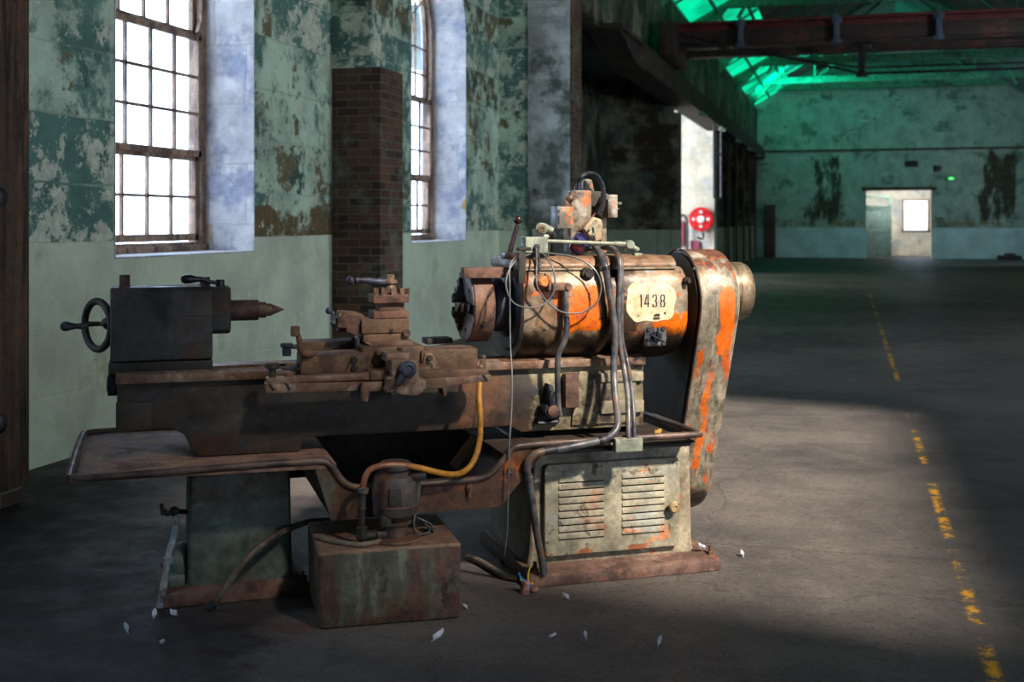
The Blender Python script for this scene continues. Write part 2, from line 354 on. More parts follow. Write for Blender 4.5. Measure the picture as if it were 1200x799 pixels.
def brickmat(name):
    s = NT(name); co = s.coord('World'); sp = s.n('ShaderNodeSeparateXYZ'); s.l(co, sp.inputs[0])
    cb = s.n('ShaderNodeCombineXYZ'); s.l(s.math('ADD', sp.outputs[0], sp.outputs[1]), cb.inputs[0]); s.l(sp.outputs[2], cb.inputs[1])
    bt = s.n('ShaderNodeTexBrick'); s.l(cb.outputs[0], bt.inputs['Vector'])
    for k, v in (('Scale', 1), ('Brick Width', .23), ('Row Height', .078), ('Mortar Size', .007), ('Mortar Smooth', .3)): bt.inputs[k].default_value = v
    bt.inputs['Color1'].default_value = lin((58, 44, 38)); bt.inputs['Color2'].default_value = lin((106, 76, 60)); bt.inputs['Mortar'].default_value = lin((100, 98, 86))
    n = s.noise(co, 2, 9, .7)
    col = s.mix(s.mapr(n, .5, .72), bt.outputs['Color'], lin((118, 126, 112)))
    col = s.mix(s.mapr(s.noise(co, 3.2, 8, .7, off=(3, 3, 3)), .3, .5, .5, 1.), lin((46, 38, 34)), col)
    s.l(col, s.b.inputs['Base Color']); s.b.inputs['Roughness'].default_value = .85
    s.bump(s.math('SUBTRACT', s.noise(co, 30, 5), bt.outputs['Fac']), .6, .012); return s.m
brick = brickmat('sooty_brick')

def floormat():
    s = NT('worn_asphalt_floor'); co = s.coord('World')
    n0 = s.noise(co, .55, 10, .62); n1 = s.noise(co, 5, 9, .7, off=(4, 4, 0)); n2 = s.noise(co, 75, 4, .75); n3 = s.noise(co, 1.7, 10, .7, off=(2, 8, 0))
    col = s.mix(s.mapr(n0, .34, .66), lin((70, 67, 67)), lin((102, 96, 92)))
    col = s.mix(s.math('MULTIPLY', s.mapr(n1, .45, .7), .28), col, lin((112, 106, 100)))
    col = s.mix(s.math('MULTIPLY', s.mapr(n3, .55, .72), .35), col, lin((44, 41, 41)))
    col = s.mix(s.math('MULTIPLY', s.mapr(n2, .58, .70), .55), col, lin((160, 152, 142)))
    col = s.mix(s.math('MULTIPLY', s.mapr(s.noise(co, 34, 6, .8, off=(6, 2, 0)), .50, .62), .5), col, lin((48, 44, 42)))
    rg = s.region(co, (-3.9, 3.4, None), (-1.6, 4.7, None), .35)
    f = s.mapr(s.math('ADD', s.noise(co, 4.5, 9, .75, off=(1, 1, 0)), s.math('MULTIPLY', s.math('SUBTRACT', rg, 1), .4)), .5, .6)
    col = s.mix(s.math('MULTIPLY', f, .7), col, lin((86, 56, 46)))
    floor_shade = s.region(co, (-7.5, -2, None), (-1.75, 6.2, None), .55)  # shade on the left-front floor painted in as a ragged dark patch
    of = s.mapr(s.math('ADD', s.noise(co, 1.1, 9, .72, off=(3, 3, 0)), s.math('MULTIPLY', s.math('SUBTRACT', floor_shade, 1), .55)), .30, .46)
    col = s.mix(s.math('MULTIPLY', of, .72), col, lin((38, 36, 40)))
    # worn yellow lane line
    ln = s.region(co, (.45, 2.5, None), (.495, 26, None), .014)
    w = s.mapr(s.math('ADD', s.noise(co, 9, 10, .82, off=(0, .5, 0)), s.math('MULTIPLY', s.mapr(s.noise(co, .9, 2, .5, (1, 1, 1), (0, 2.2, 0)), .4, .6), .2)), .655, .74)
    col = s.mix(s.math('MULTIPLY', ln, w), col, lin((226, 166, 40)))
    ln2 = s.region(co, (1.55, 14, None), (1.63, 40, None), .012)
    col = s.mix(s.math('MULTIPLY', ln2, s.mapr(s.noise(co, 2, 9, .8), .56, .64)), col, lin((150, 130, 80)))
    # slab joints and cracks
    vo = s.n('ShaderNodeTexVoronoi', feature='DISTANCE_TO_EDGE'); 
    wv = s.n('ShaderNodeVectorMath', operation='MULTIPLY_ADD'); nz = s.n('ShaderNodeTexNoise'); nz.inputs['Scale'].default_value = 1.4; nz.inputs['Detail'].default_value = 8
    s.l(co, nz.inputs['Vector']); s.l(nz.outputs['Color'], wv.inputs[0]); wv.inputs[1].default_value = (.9, .9, 0); s.l(co, wv.inputs[2])
    s.l(wv.outputs[0], vo.inputs['Vector']); vo.inputs['Scale'].default_value = .32
    ck = s.mapr(vo.outputs['Distance'], .0, .004, 1, 0)
    sp = s.n('ShaderNodeSeparateXYZ'); s.l(co, sp.inputs[0])
    j1 = s.mapr(s.math('ABSOLUTE', s.math('SUBTRACT', s.math('PINGPONG', s.math('ADD', sp.outputs[0], .1), 3.0), 0.02)), .0, .02, 1, 0)
    j2 = s.mapr(s.math('PINGPONG', s.math('ADD', sp.outputs[1], .6), 3.1), .0, .02, 1, 0)
    fa = s.math('MULTIPLY', s.math('MAXIMUM', s.math('MULTIPLY', ck, .5), s.math('MULTIPLY', j2, .5)), .5)
    col = s.mix(fa, col, lin((34, 30, 28)))
    s.l(col, s.b.inputs['Base Color'])
    s.l(s.mapr(n1, .3, .7, .42, .75), s.b.inputs['Roughness']); s.b.inputs['Specular IOR Level'].default_value = .14
    h = s.math('ADD', s.math('MULTIPLY', n2, .8), s.math('ADD', s.math('MULTIPLY', n1, .45), s.math('MULTIPLY', n0, .4)))
    h = s.math('SUBTRACT', h, fa); s.bump(h, .5, .012); return s.m
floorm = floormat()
def flat(name, c, r=.7, emit=None, es=0):
    s = NT(name); s.b.inputs['Base Color'].default_value = lin(c); s.b.inputs['Roughness'].default_value = r
    if emit: s.b.inputs['Emission Color'].default_value = lin(emit); s.b.inputs['Emission Strength'].default_value = es
    return s.m
def glassmat(name, tint=(1, 1, 1), haze=.25):
    m = bpy.data.materials.new(name); m.use_nodes = True; t = m.node_tree; t.nodes.clear()
    o = t.nodes.new('ShaderNodeOutputMaterial'); mx = t.nodes.new('ShaderNodeMixShader'); tr = t.nodes.new('ShaderNodeBsdfTransparent')
    gl = t.nodes.new('ShaderNodeBsdfGlossy'); gl.inputs['Roughness'].default_value = .15; tr.inputs[0].default_value = (*tint, 1)
    mx.inputs[0].default_value = .06; t.links.new(tr.outputs[0], mx.inputs[1]); t.links.new(gl.outputs[0], mx.inputs[2]); t.links.new(mx.outputs[0], o.inputs[0]); return m
glass = glassmat('dusty_glass', (.93, .95, .97))
WX = -4.73; WB = -5.32                    # left wall: inner and outer face
ZT = 7.6
def arch_wall(xf, xb, y0, y1, ops, z1=ZT, N=20):
    """wall in the plane X=xf with arched openings (ya, yb, sill, spring)"""
    mb = MB(); bm = mb.bm; cur = y0
    def quad(a, b, c, d):
        f = bm.faces.new([bm.verts.new(p) for p in (a, b, c, d)]); return f
    def panel(ya, yb, zb0, zb1, zt0, zt1):
        for x in (xf, xb):
            quad((x, ya, zb0), (x, yb, zb1), (x, yb, zt1), (x, ya, zt0))
    for ya, yb, sl, sp in ops:
        panel(cur, ya, 0, 0, z1, z1); panel(ya, yb, 0, 0, sl, sl)
        r = (yb-ya)/2; yc = (ya+yb)/2
        pts = [(yc-r*math.cos(math.pi*i/N), sp+r*math.sin(math.pi*i/N)) for i in range(N+1)]
        for (p, q), (p2, q2) in zip(pts, pts[1:]): panel(p, p2, q, q2, z1, z1)
        cur = yb
    panel(cur, y1, 0, 0, z1, z1)
    for y in (y0, y1): quad((xf, y, 0), (xb, y, 0), (xb, y, z1), (xf, y, z1))
    bmesh.ops.remove_doubles(bm, verts=bm.verts, dist=1e-4); bmesh.ops.recalc_face_normals(bm, faces=bm.faces)
    return mb
def reveal_mb(xf, xb, ya, yb, sl, sp, N=20, t=.012):
    """whitewashed lining of one opening"""
    r = (yb-ya)/2; yc = (ya+yb)/2
    o = [(ya, sl), (ya, sp)]+[(yc-r*math.cos(math.pi*i/N), sp+r*math.sin(math.pi*i/N)) for i in range(1, N)]+[(yb, sp), (yb, sl)]
    inn = []
    for y, z in o:
        dy, dz = (y-yc), max(0, z-sp); L = math.hypot(dy, dz) or 1
        k = (r-t)/r if z > sp else 1
        inn.append((yc+dy*k if z > sp else (ya+t if y < yc else yb-t), sp+dz*k if z > sp else (z if z > sl else sl+t)))
    mb = MB(); bm = mb.bm; n = len(o)
    V = [[bm.verts.new((x, y, z)) for y, z in P] for x, P in ((xf+.004, o), (xf+.004, inn), (xb, inn), (xb, o))]
    for a in range(4):
        A, B = V[a], V[(a+1) % 4]
        for j in range(n): bm.faces.new((A[j], A[(j+1) % n], B[(j+1) % n], B[j]))
    bmesh.ops.recalc_face_normals(bm, faces=bm.faces); return mb
WINS = [(-10.4, -8.4), (-4.4, -2.4), (1.3, 3.3), (7.01, 8.98), (12.7, 14.72)]
SILL, SPR = 1.24, 3.86
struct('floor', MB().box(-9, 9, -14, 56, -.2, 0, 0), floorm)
struct('wall_left', arch_wall(WX, WB, -14, 16.24, [(a, b, SILL, SPR) for a, b in WINS]), plaster)
XG = -5.17   # inner face of the window frames
def window(i, ya, yb, detail=True):
    root = empty('window_%d' % i, (XG, (ya+yb)/2, SILL), kind='structure')
    hw = (yb-ya)/2-.012; r = hw; zs = SPR-SILL
    def A(rr, n=18): return [(-rr*math.cos(math.pi*k/n), zs+rr*math.sin(math.pi*k/n)) for k in range(n+1)]
    def ringframe(mb, ro, ri, zb0, zb1, x0, x1, n=18):
        o = [(-ro, zb0)]+A(ro, n)+[(ro, zb0)]; q = [(-ri, zb1)]+A(ri, n)+[(ri, zb1)]; bm = mb.bm
        V = [[bm.verts.new((x, y, z)) for y, z in P] for x, P in ((x1, o), (x1, q), (x0, q), (x0, o))]; m_ = len(o)
        for a in range(4):
            P_, Q_ = V[a], V[(a+1) % 4]
            for j in range(m_): bm.faces.new((P_[j], P_[(j+1) % m_], Q_[(j+1) % m_], Q_[j]))
        bmesh.ops.recalc_face_normals(bm, faces=bm.faces)
    fr = MB(); ringframe(fr, hw, hw-.07, 0.012, .085, -.12, 0); fr.box(-.13, .03, -hw, hw, .012, .06, .006)
    fr.build('window_frame', woodm, root)
    # lower sash (two rows of panes)
    st = .05; wi = hw-.07; Z0, Z1, Z2 = .095, .80, 1.80
    pw = (2*wi-2*st)/5
    def sash(x, z0, z1, rows, top=.045, bot=.06):
        mb = MB()
        mb.box(x-.04, x, -wi, -wi+st, z0, z1, .004); mb.box(x-.04, x, wi-st, wi, z0, z1, .004)
        mb.box(x-.04, x, -wi, wi, z0, z0+bot, .004); mb.box(x-.04, x, -wi, wi, z1-top, z1, .004)
        for k in range(1, 5): mb.box(x-.035, x-.005, -wi+st+pw*k-.012, -wi+st+pw*k+.012, z0, z1, .003)
        for k in range(1, rows):
            z = z0+bot+(z1-top-z0-bot)*k/rows; mb.box(x-.035, x-.005, -wi, wi, z-.012, z+.012, .003)
        return mb
    a = sash(-.03, Z0, Z1, 2).build('lower_sash', woodm, root)
    MB().box(-.052, -.048, -wi+.01, wi-.01, Z0+.02, Z1-.02, 0).build('pane', glass, a)
    b = sash(-.0, Z1-.01, Z2, 3, .05, .05).build('middle_sash', woodm, root)
    MB().box(-.022, -.018, -wi+.01, wi-.01, Z1+.02, Z2-.02, 0).build('pane', glass, b)
    mb = MB(); ringframe(mb, wi, wi-.045, Z2, Z2, -.1, -.06); mb.box(-.1, -.06, -wi, wi, Z2-.02, Z2+.04, .003)
    for k in range(1, 5):
        y = -wi+st+pw*k; zt = zs+.45*wi
        mb.box(-.095, -.065, y-.011, y+.011, Z2, zt, .003)
    for z in (Z2+.33, Z2+.66): mb.box(-.095, -.065, -wi, wi, z-.011, z+.011, .003)
    mb.tube([(-.08, -wi*.5*math.cos(math.pi*k/10), zs+wi*.5*math.sin(math.pi*k/10)) for k in range(11)], .012, 6, 1)
    for k in range(1, 6):
        an = math.pi*k/6
        mb.tube([(-.08, -wi*.5*math.cos(an), zs+wi*.5*math.sin(an)), (-.08, -wi*.97*math.cos(an), zs+wi*.97*math.sin(an))], .012, 6, 1)
    c = mb.build('arched_top_sash', woodm, root)
    g = MB(); g.prism([(-wi+.01, Z2)]+A(wi-.02)+[(wi-.01, Z2)], 'u', -.085, -.081, 0); g.build('pane', glass, c)
    hn = MB(); 
    for sg in (-1, 1): hn.prism([(sg*(wi-.06), Z2+.02), (sg*wi, Z2+.02), (sg*wi, Z2+.12)], 'u', -.03, .0, .002)
    hn.build('sash_horn', woodm, root)
    struct('reveal', reveal_mb(WX-(XG), WB-XG-.02, ya-(ya+yb)/2, yb-(ya+yb)/2, 0, zs), reveal, root)
for i, (a, b) in enumerate(WINS): window(i+1, a, b)
# piers between the windows: brick below, a slimmer plastered shaft above
for i, yc in enumerate((-6.4, -.56, 5.14, 10.84)):
    mb = MB().box(WX-.05, -4.235, yc-.3, yc+.3, 0, 2.955, .006)
    o = struct('trim_%d' % (i+1), mb, brick, smooth=True)
    MB().box(WX-.05, -4.33, yc-.3, yc+.28, 2.95, ZT, .01).build('shaft', plaster, o)
# timber casing hung over the near pier
o = MB().box(-4.40, -4.21, 4.75, 5.47, .09, 3.6, .01).box(-4.70, -4.21, 4.72, 4.78, .09, 3.6, .008).box(-4.70, -4.36, 5.43, 5.47, .09, 3.6, .006)
pc = o.build('timber_casing', postm)
tag(pc, 'dark brown timber casing around the nearest pier at the edge of the photo', 'casing')
for z in (2.95, 1.62, .45): MB().lathe([(.05, 0), (.05, .006), (.035, .012), (.0, .014)], (-4.212, 5.24, z), (1, 0, 0), 20).build('bolt_cover', blacksteel, pc)
struct('trim_9', MB().box(-4.72, -4.41, 4.9, 5.58, 0, .085, .01), plaster)
# wide stepped pier with a brick edge, then the recess and the cross wall
struct('wall_pier', MB().box(WB, -4.235, 16.24, 16.86, 0, ZT, .01), plaster)
struct('wall_pier_projection', MB().box(-4.3, -3.70, 16.22, 16.88, 0, ZT, .01), piermat)
struct('wall_pier_edge', MB().box(-3.76, -3.68, 16.26, 16.92, 0, ZT, .004), brick)
struct('wall_recess', MB().box(-5.5, -5.2, 16.7, 26.1, 0, ZT, 0), darkpl)
struct('wall_cross', MB().box(-8.2, -3.95, 26.0, 26.5, 0, 4.6, .0).box(-3.96, -3.66, 26.0, 26.5, 0, 4.6, .0).box(-3.67, -3.5, 26.0, 26.5, 0, 3.86, .0), darkpl)
struct('wall_aisle', MB().box(-8.5, -8.2, 26.0, 50, 0, ZT, 0), paleplast)
struct('wall_reel', MB().box(-8.3, -3.52, 33.6, 34.1, 0, 4.6, .02), paleplast)
struct('wall_clerestory', MB().box(-3.9, -3.5, 16.92, 50, 4.35, 6.08, 0), darkpl)
struct('ceiling_aisle', MB().box(-8.5, -3.8, 16.9, 50, 4.6, 4.75, 0), roofm)
struct('wall_dado_aisle', MB().box(-5.5, -5.2, 34.1, 50, 0, 4.6, 0), darkpl)
for i, y in enumerate((34.1, 36.9, 39.7, 42.5, 45.3, 48.1)):
    struct('trim_%d' % (10+i), MB().box(-4.1, -3.5, y, y+.7, 0, 4.3, .02), darkpl)
    if i:
        MB().cyl((-3.42, y-.25, 0), (-3.42, y-.25, 4.0), .045, 12).build('rainwater_pipe', postm)
        tag(bpy.context.scene.objects[-1] if False else COL.objects[-1], 'thin upright pipe in front of the %s arcade pier beyond the hose reel' % ('first', 'second', 'third', 'fourth', 'fifth')[i-1], 'pipe', 'pipes along the arcade')
# rail beam on corbels
mb = MB().box(-3.72, -3.18, 19.3, 50, 4.0, 4.36, .01).box(-3.32, -3.24, 19.3, 49.9, 4.36, 4.48, .005)
struct('trim_rail_beam', mb, beamm)
struct('trim_corbel', MB().box(-3.72, -3.16, 17.3, 19.5, 4.34, 4.41, .006).prism([(17.3, 4.34), (19.6, 4.34), (19.6, 3.95), (18.6, 4.05)], 'u', -3.68, -3.2, .01), beamm)
# far wall with the doorway, the room behind it
def boxes(name, bs, m, **k):
    mb = MB()
    for b in bs: mb.box(*b, 0)
    return struct(name, mb, m)
DX0, DX1, DZ = .80, 3.28, 2.74
boxes('wall_far', [(-8.5, DX0, 50, 50.5, 0, 6.85), (DX1, 7.3, 50, 50.5, 0, 6.85), (DX0, DX1, 50, 50.5, DZ, 6.85)], farm_)
struct('trim_lintel', MB().box(.62, 3.46, 49.93, 50.02, 2.70, 2.84, .01), postm)
boxes('wall_back_room', [(-1.5, 2.36, 54, 54.2, 0, 3.6), (3.44, 5.2, 54, 54.2, 0, 3.6), (2.36, 3.44, 54, 54.2, 0, 1.05), (2.36, 3.44, 54, 54.2, 2.42, 3.6)], paleplast)
boxes('wall_back_room_side', [(-1.5, -1.3, 50.5, 54, 0, 3.6), (5.0, 5.2, 50.5, 54, 0, 3.6)], paleplast)
struct('ceiling_back_room', MB().box(-1.5, 5.2, 50.5, 54.2, 3.6, 3.7, 0), roofm)
w6 = empty('window_6', (2.9, 54, 1.05), kind='structure')
fr = MB(); 
for b in ((-.56, -.46, -.03, .1, 0, 1.37), (.46, .56, -.03, .1, 0, 1.37), (-.6, .6, -.06, .1, -.04, .06), (-.56, .56, -.03, .1, 1.29, 1.37)): fr.box(*b, .004)
fr.build('window_frame', tanm, w6); MB().box(-.47, .47, .05, .055, .05, 1.3, 0).build('pane', glass, w6)
d1 = empty('door_1', (1.72, 51.5, 0), kind='structure')
dm = MB().box(-1.02, 0, 0, .05, 0, 2.05, .004)
dl = dm.build('door_leaf', doorg, d1)
mb = MB()
for z in (.05, 1.0, 1.93): mb.box(-1.02, 0, -.02, 0, z, z+.11, .003)
for x in (-1.02, -.12): mb.box(x, x+.12, -.02, 0, 0, 2.05, .003)
for z in (.15, 1.1): mb.prism([(-.9, z), (-.8, z), (-.12, z+.78), (-.22, z+.83)], 'v', -.018, 0, .002)
mb.build('door_bracing', doorg, dl); MB().sph((-.93, -.05, 1.02), .035).build('door_handle', brass, dl)
mb = MB().box(0, .1, -.05, .12, 0, 2.5, .004).box(-1.12, .1, -.05, .12, 2.05, 2.13, .004).box(-1.12, .1, -.05, .12, 2.45, 2.53, .004).box(-1.12, -1.02, -.05, .12, 0, 2.5, .004)
mb.build('door_frame', doorg, d1); MB().box(-1.02, 0, .02, .03, 2.13, 2.45, 0).build('fanlight_pane', glass, d1)
# right wall with the high sunlit openings
SEGS = [(-4.8, -3.0), (-2.4, -.6), (0.0, 1.8), (2.4, 4.2)]
# ------------------------------------------------------------------ the lathe (local axes: u along the bed, v away from the viewer, z up)
LO = W(0, DL); LRZ = PSI+TH
lathe = empty('metalworking_lathe', LO, LRZ)
tag(lathe, 'old rusty engine lathe with orange and cream headstock standing on the concrete floor', 'lathe')
LM = Matrix.Translation(LO) @ Matrix.Rotation(LRZ, 4, 'Z')
def P(name, mb, m, par=lathe, label=None, **k):
    o = mb.build(name, m, par, **k)
    if label: o['label'] = label
    return o
drust = paint('dark_rust', (84, 62, 56), [((104, 74, 60), 9, .58, .08), ((52, 42, 40), 6, .55, .08)], .62, .25, .3)
# --- tailstock pedestal
mb = MB(); mb.prism([(-1.375, .05), (-.965, .05), (-.975, .553), (-1.365, .553)], 'v', -.15, .2, .025, 3)
ped = P('tailstock_pedestal', mb, legm, label='grey-green pedestal with rust spots')
P('pedestal_flange', MB().prism([(-1.49, 0), (-.90, 0), (-.90, .045), (-.95, .07), (-1.37, .07), (-1.43, .06), (-1.49, .05)], 'v', -.185, .25, .012), flangem, ped)
mb = MB().sph((-1.395, -.02, .12), .06, (.85, 1.5, 1.5), 24).box(-1.45, -1.37, -.12, .12, .04, .11, .025, seg=4); P('cast_lug', mb, legm, ped)
for x, y in ((-1.455, -.14), (-1.455, .2), (-.925, -.14)):
    P('anchor_bolt', MB().hexn((x, y, .04), (x, y, .075), .016).cyl((x, y, .07), (x, y, .09), .008, 10), rust, ped)
# drain pipe with its tap
pt = [L3(205, 598, -.1), L3(206, 615, -.1), L3(203, 632, -.12), L3(197, 652, -.14), L3(193, 680, -.16), L3(187, 712, -.18)]
pt[-1].z = .004
dp = P('drain_pipe', MB().tube(pt, .0145, 12).cyl(pt[-3]+Vector((0, 0, .0)), pt[-3]-Vector((0, 0, .03)), .021, 12), paint('pale_blue_pipe', (118, 130, 134), [((150, 140, 110), 20, .6, .05), ((70, 60, 60), 14, .6, .06)], .5, .2, .15))
P('drain_tap', MB().tube([L3(222, 600, .0), L3(204, 599, -.1), L3(196, 602, -.12), L3(192, 597, -.12)], .010, 10).sph(L3(204, 599, -.1), .02).tube([L3(191, 603, -.12), L3(189, 590, -.12)], .008, 8, 1), castdark, dp)
# --- chip tray: left pan, sunk trough, right pan
TZ = .575; VF = -.42; VBK = .55
mb = MB()
mb.box(-1.775, -.83, VF+.005, VBK-.005, TZ-.018, TZ-.006, .003)
for poly in ([(-1.79, TZ-.016), (-.86, TZ-.022), (-.86, TZ+.0), (-1.79, TZ+.0)],):
    mb.prism(poly, 'v', VF-.004, VF+.008, .002); mb.prism(poly, 'v', VBK-.008, VBK+.004, .002)
mb.box(-1.79, -1.778, VF, VBK, TZ-.016, TZ, .002)
mb.box(-.95, -.0, .40, .415, .35, .655, 0)  # added back panel, hides the bright floor behind the trough
tray = P('chip_tray', mb, traym, label='rust-brown sheet steel chip tray with a rolled rim')
rimL = [(82, 562), (120, 559.5), (180, 555), (250, 548), (320, 541), (352, 539), (375, 538), (387, 545), (400.6, 563), (414.6, 570.5), (440, 571), (489, 567.5), (538, 563.6), (564, 560), (578, 552), (592, 536), (601, 525), (620, 521.3), (680, 517), (752, 512.5), (812, 508)]
rp = []
for x, y in rimL:
    p = L3(x, y, VF); rp.append(p)
for p in rp[:7]: p.z = p.z*.5+TZ*.5
rp2 = [Vector((-1.70, VBK, TZ)), Vector((-1.775, VBK-.02, TZ)), Vector((-1.79, VBK-.08, TZ)), Vector((-1.795, .2, TZ)), Vector((-1.795, VF+.06, rp[0].z)), Vector((-1.785, VF+.01, rp[0].z))]+rp[1:-1]+[Vector((.655, VF, .602)), Vector((.69, VF+.012, .602)), Vector((.70, VF+.05, .602)), Vector((.70, .1, .602)), Vector((.70, .45, .602))]
P('rolled_rim', MB().tube(rp2, .0145, 12, 5).tube([Vector((-1.70, VBK, TZ)), Vector((-.4, VBK, TZ)), Vector((.7, VBK, TZ))], .0145, 10, 3), rodm, tray)
# trough: front face follows the rim, bottom at .365
def zat(u):
    for a, b in zip(rp, rp[1:]):
        if a.x <= u <= b.x: return a.z+(b.z-a.z)*(u-a.x)/(b.x-a.x)
    return rp[-1].z
us = [-.93+.92*i/40 for i in range(41)]
top = [(u, zat(u)-.006) for u in us]; ub = L3(592, 579, VF).x
ll = [(-.875, .50), (-.86, .37), (-.84, .355)]
bot = [(ub+.015, .40), (ub-.002, .372), (ub-.03, .36), (-.83, .352), (-.855, .37), (-.915, .56)]
mb = MB(); dk_ = MB().box(-.84, ub-.03, VF+.02, .395, .366, .372, 0).box(-.945, -.0, .393, .399, .36, .65, 0)
outline = [t for t in top if t[0] > -.92]+[(-.005, .55)]+bot
mb.prism(outline, 'v', VF+.0, VF+.012, 0)
mb.prism([(-.91, .565), (-.85, .36), (-.83, .355), (ub-.02, .36), (ub, .375), (.0, .57), (-.02, .57), (ub-.015, .39), (ub-.03, .372), (-.82, .37), (-.84, .38), (-.89, .565)], 'v', VF+.01, .40, 0)
tr = P('sunk_trough', mb, troughm, tray, smooth=False, label='sunken front trough panel, orange-brown at the right')
P('trough_shade_lining', dk_, chips, tr)  # dark lining puts the shade under the bed into the colour
p = L3(550, 571, VF); P('trough_bolt', MB().cyl(p+Vector((0, -.012, 0)), p+Vector((0, .01, 0)), .016, 14).tube([p+Vector((0, -.012, .0)), p+Vector((-.005, -.014, -.035))], .008, 8, 1), rust, tr)
p = L3(598, 551, VF); P('trough_bolt', MB().cyl(p+Vector((0, -.010, 0)), p+Vector((0, .01, 0)), .014, 14), rust, tr)
mb = MB().box(-.02, .672, VF+.03, .45, .548, .565, .004); pr = P('headstock_pan', mb, castdark, tray)
mb = MB().box(-.01, .685, VF+.02, .44, .563, .572, 0).box(-.16, .0, -.40, .3, .555, .566, .003)
sw_ = P('swarf_layer', mb, chips, tray, label='dark gritty layer of old swarf')
# --- bed
SH = [(-1.636, .875), (-1.636, .69), (-1.42, .685), (-1.385, .66), (-1.355, .60), (-1.33, .572), (-.935, .572), (-.925, .627), (-.3, .625), (-.06, .63), (.0, .60), (.56, .60), (.56, .875)]
mb = MB().prism(SH, 'v', -.145, .155, .008)
mb.prism([(-1.64, .685), (-1.51, .69), (-1.51, .795), (-1.64, .80)], 'v', -.152, -.14, .003)
bed = P('bed', mb, bedcream, label='dark grimy cast bed, cream where it passes under the headstock')
mb = MB()
mb.prism([(-.172, .872), (-.105, .872), (-.105, .90), (-.12, .915), (-.14, .905), (-.172, .905)], 'u', -1.64, .56, .003)
mb.prism([(.172, .872), (.095, .872), (.095, .90), (.172, .905)], 'u', -1.64, .56, .003)
mb.box(-1.64, .56, -.105, -.05, .86, .885, .003).box(-1.64, .56, .05, .1, .86, .905, .003)
P('slideways', mb, rust_lite, bed, label='worn bare slideways along the top of the bed')
P('end_stop', MB().cyl((-1.675, -.08, .86), (-1.635, -.08, .86), .03, 18).box(-1.672, -1.636, -.11, -.05, .82, .90, .006), blacksteel, bed)
mb = MB()
a, b = L3(704, 440, -.17), L3(756, 446, -.17); 
P('feed_box_rib', MB().box(L3(704, 0, -.17).x, L3(755, 0, -.17).x, -.168, -.14, Q(730, 447, -.16)[1], Q(730, 436, -.16)[1], .007), cream, bed)
P('feed_box_rib', MB().box(L3(704, 0, -.17).x, L3(755, 0, -.17).x, -.172, -.14, Q(730, 484, -.17)[1], Q(730, 469, -.17)[1], .008), cream, bed)
MBp = MB().prism([(.22, .62), (.24, .80), (.255, .85), (.50, .85), (.52, .80), (.52, .65), (.50, .62)], 'v', -.158, -.14, .006)
P('feed_box_cover', MBp, bedcream, bed)
P('access_cover', MB().box(L3(661, 0, -.17).x, L3(677, 0, -.17).x, -.19, -.14, .70, .845, .006), rust, bed)
# feed selector under the drop pipe
fs = L3(645, 480, -.19)
mb = MB().cyl((fs.x, -.22, fs.z), (fs.x, -.14, fs.z), .036, 20).prism([(fs.x-.055, fs.z-.06), (fs.x+.05, fs.z-.06), (fs.x+.04, fs.z+.02), (fs.x+.02, fs.z+.10), (fs.x-.01, fs.z+.11), (fs.x-.02, fs.z+.03)], 'v', -.17, -.14, .005)
mb.tube([(fs.x, -.21, fs.z), (fs.x-.01, -.225, fs.z+.05), (fs.x, -.22, fs.z+.08)], .012, 8).tube([(fs.x-.055, -.19, fs.z-.055), (fs.x+.03, -.2, fs.z-.05)], .009, 8, 1)
P('feed_selector', mb, blacksteel, bed)
P('selector_hub', MB().lathe([(.024, 0), (.024, .012), (.01, .02), (0, .02)], (fs.x, -.22, fs.z), (0, -1, 0), 20), rust, bed)
# --- headstock cabinet
CU0, CU1 = -.005, .735
mb = MB().prism([(CU0-.015, .05), (CU1+.01, .05), (CU1-.002, .12), (CU1-.01, .555), (CU0+.02, .555), (CU0, .12)], 'v', -.27, .33, .018, 3)
cab = P('headstock_cabinet', mb, cream, label='cream-grey cabinet under the headstock')
mb = MB().prism([(-.36, 0), (.40, 0), (.40, .045), (.33, .07), (-.28, .07), (-.34, .055), (-.36, .045)], 'u', -.04, .83, .012)
P('base_flange', mb, flangem, cab, label='rust-red base flange')
for x, y in ((-.0, -.325), (.80, -.31), (.80, .3)): P('anchor_bolt', MB().hexn((x, y, .05), (x, y, .075), .016).cyl((x, y, .07), (x, y, .1), .008, 10), rust, cab)
D0, D1, DZ0, DZ1 = .05, .662, .105, .487
rr = .022
def rrect(a0, a1, b0, b1, r, n=5):
    o = []
    for cx, cy, s in ((a1-r, b1-r, 0), (a0+r, b1-r, 90), (a0+r, b0+r, 180), (a1-r, b0+r, 270)):
        for k in range(n+1): o.append((cx+r*math.cos(R(s+90*k/n)), cy+r*math.sin(R(s+90*k/n))))
    return o
mb = MB().prism(rrect(D0, D1, DZ0, DZ1, rr), 'v', -.30, -.268, .007, 3)
door = P('louvred_door', mb, doorm, cab, label='louvred cabinet door')
mb = MB(); sl = MB()
for x0, x1, y0 in ((.112, .312, .415), (.395, .588, .405)):
    for k in range(9):
        z = DZ0+.07+k*.0295
        mb.prism([(-.2995, z), (-.3055, z+.001), (-.306, z+.006), (-.2995, z+.025)], 'u', x0, x1, 0)
        sl.box(x0, x1, -.3005, -.2985, z-.005, z+.0002, 0)
P('louvres', mb, doorm, door); P('louvre_slots', sl, flat('slot_black', (8, 7, 6), .9), door)
p = L3(787, 592, -.30); P('door_knob', MB().lathe([(.010, -.0), (.010, .018), (.023, .022), (.025, .034), (.020, .040), (.007, .041), (.005, .036), (0, .036)], (p.x, -.30, p.z), (0, -1, 0), 24), brass, door)
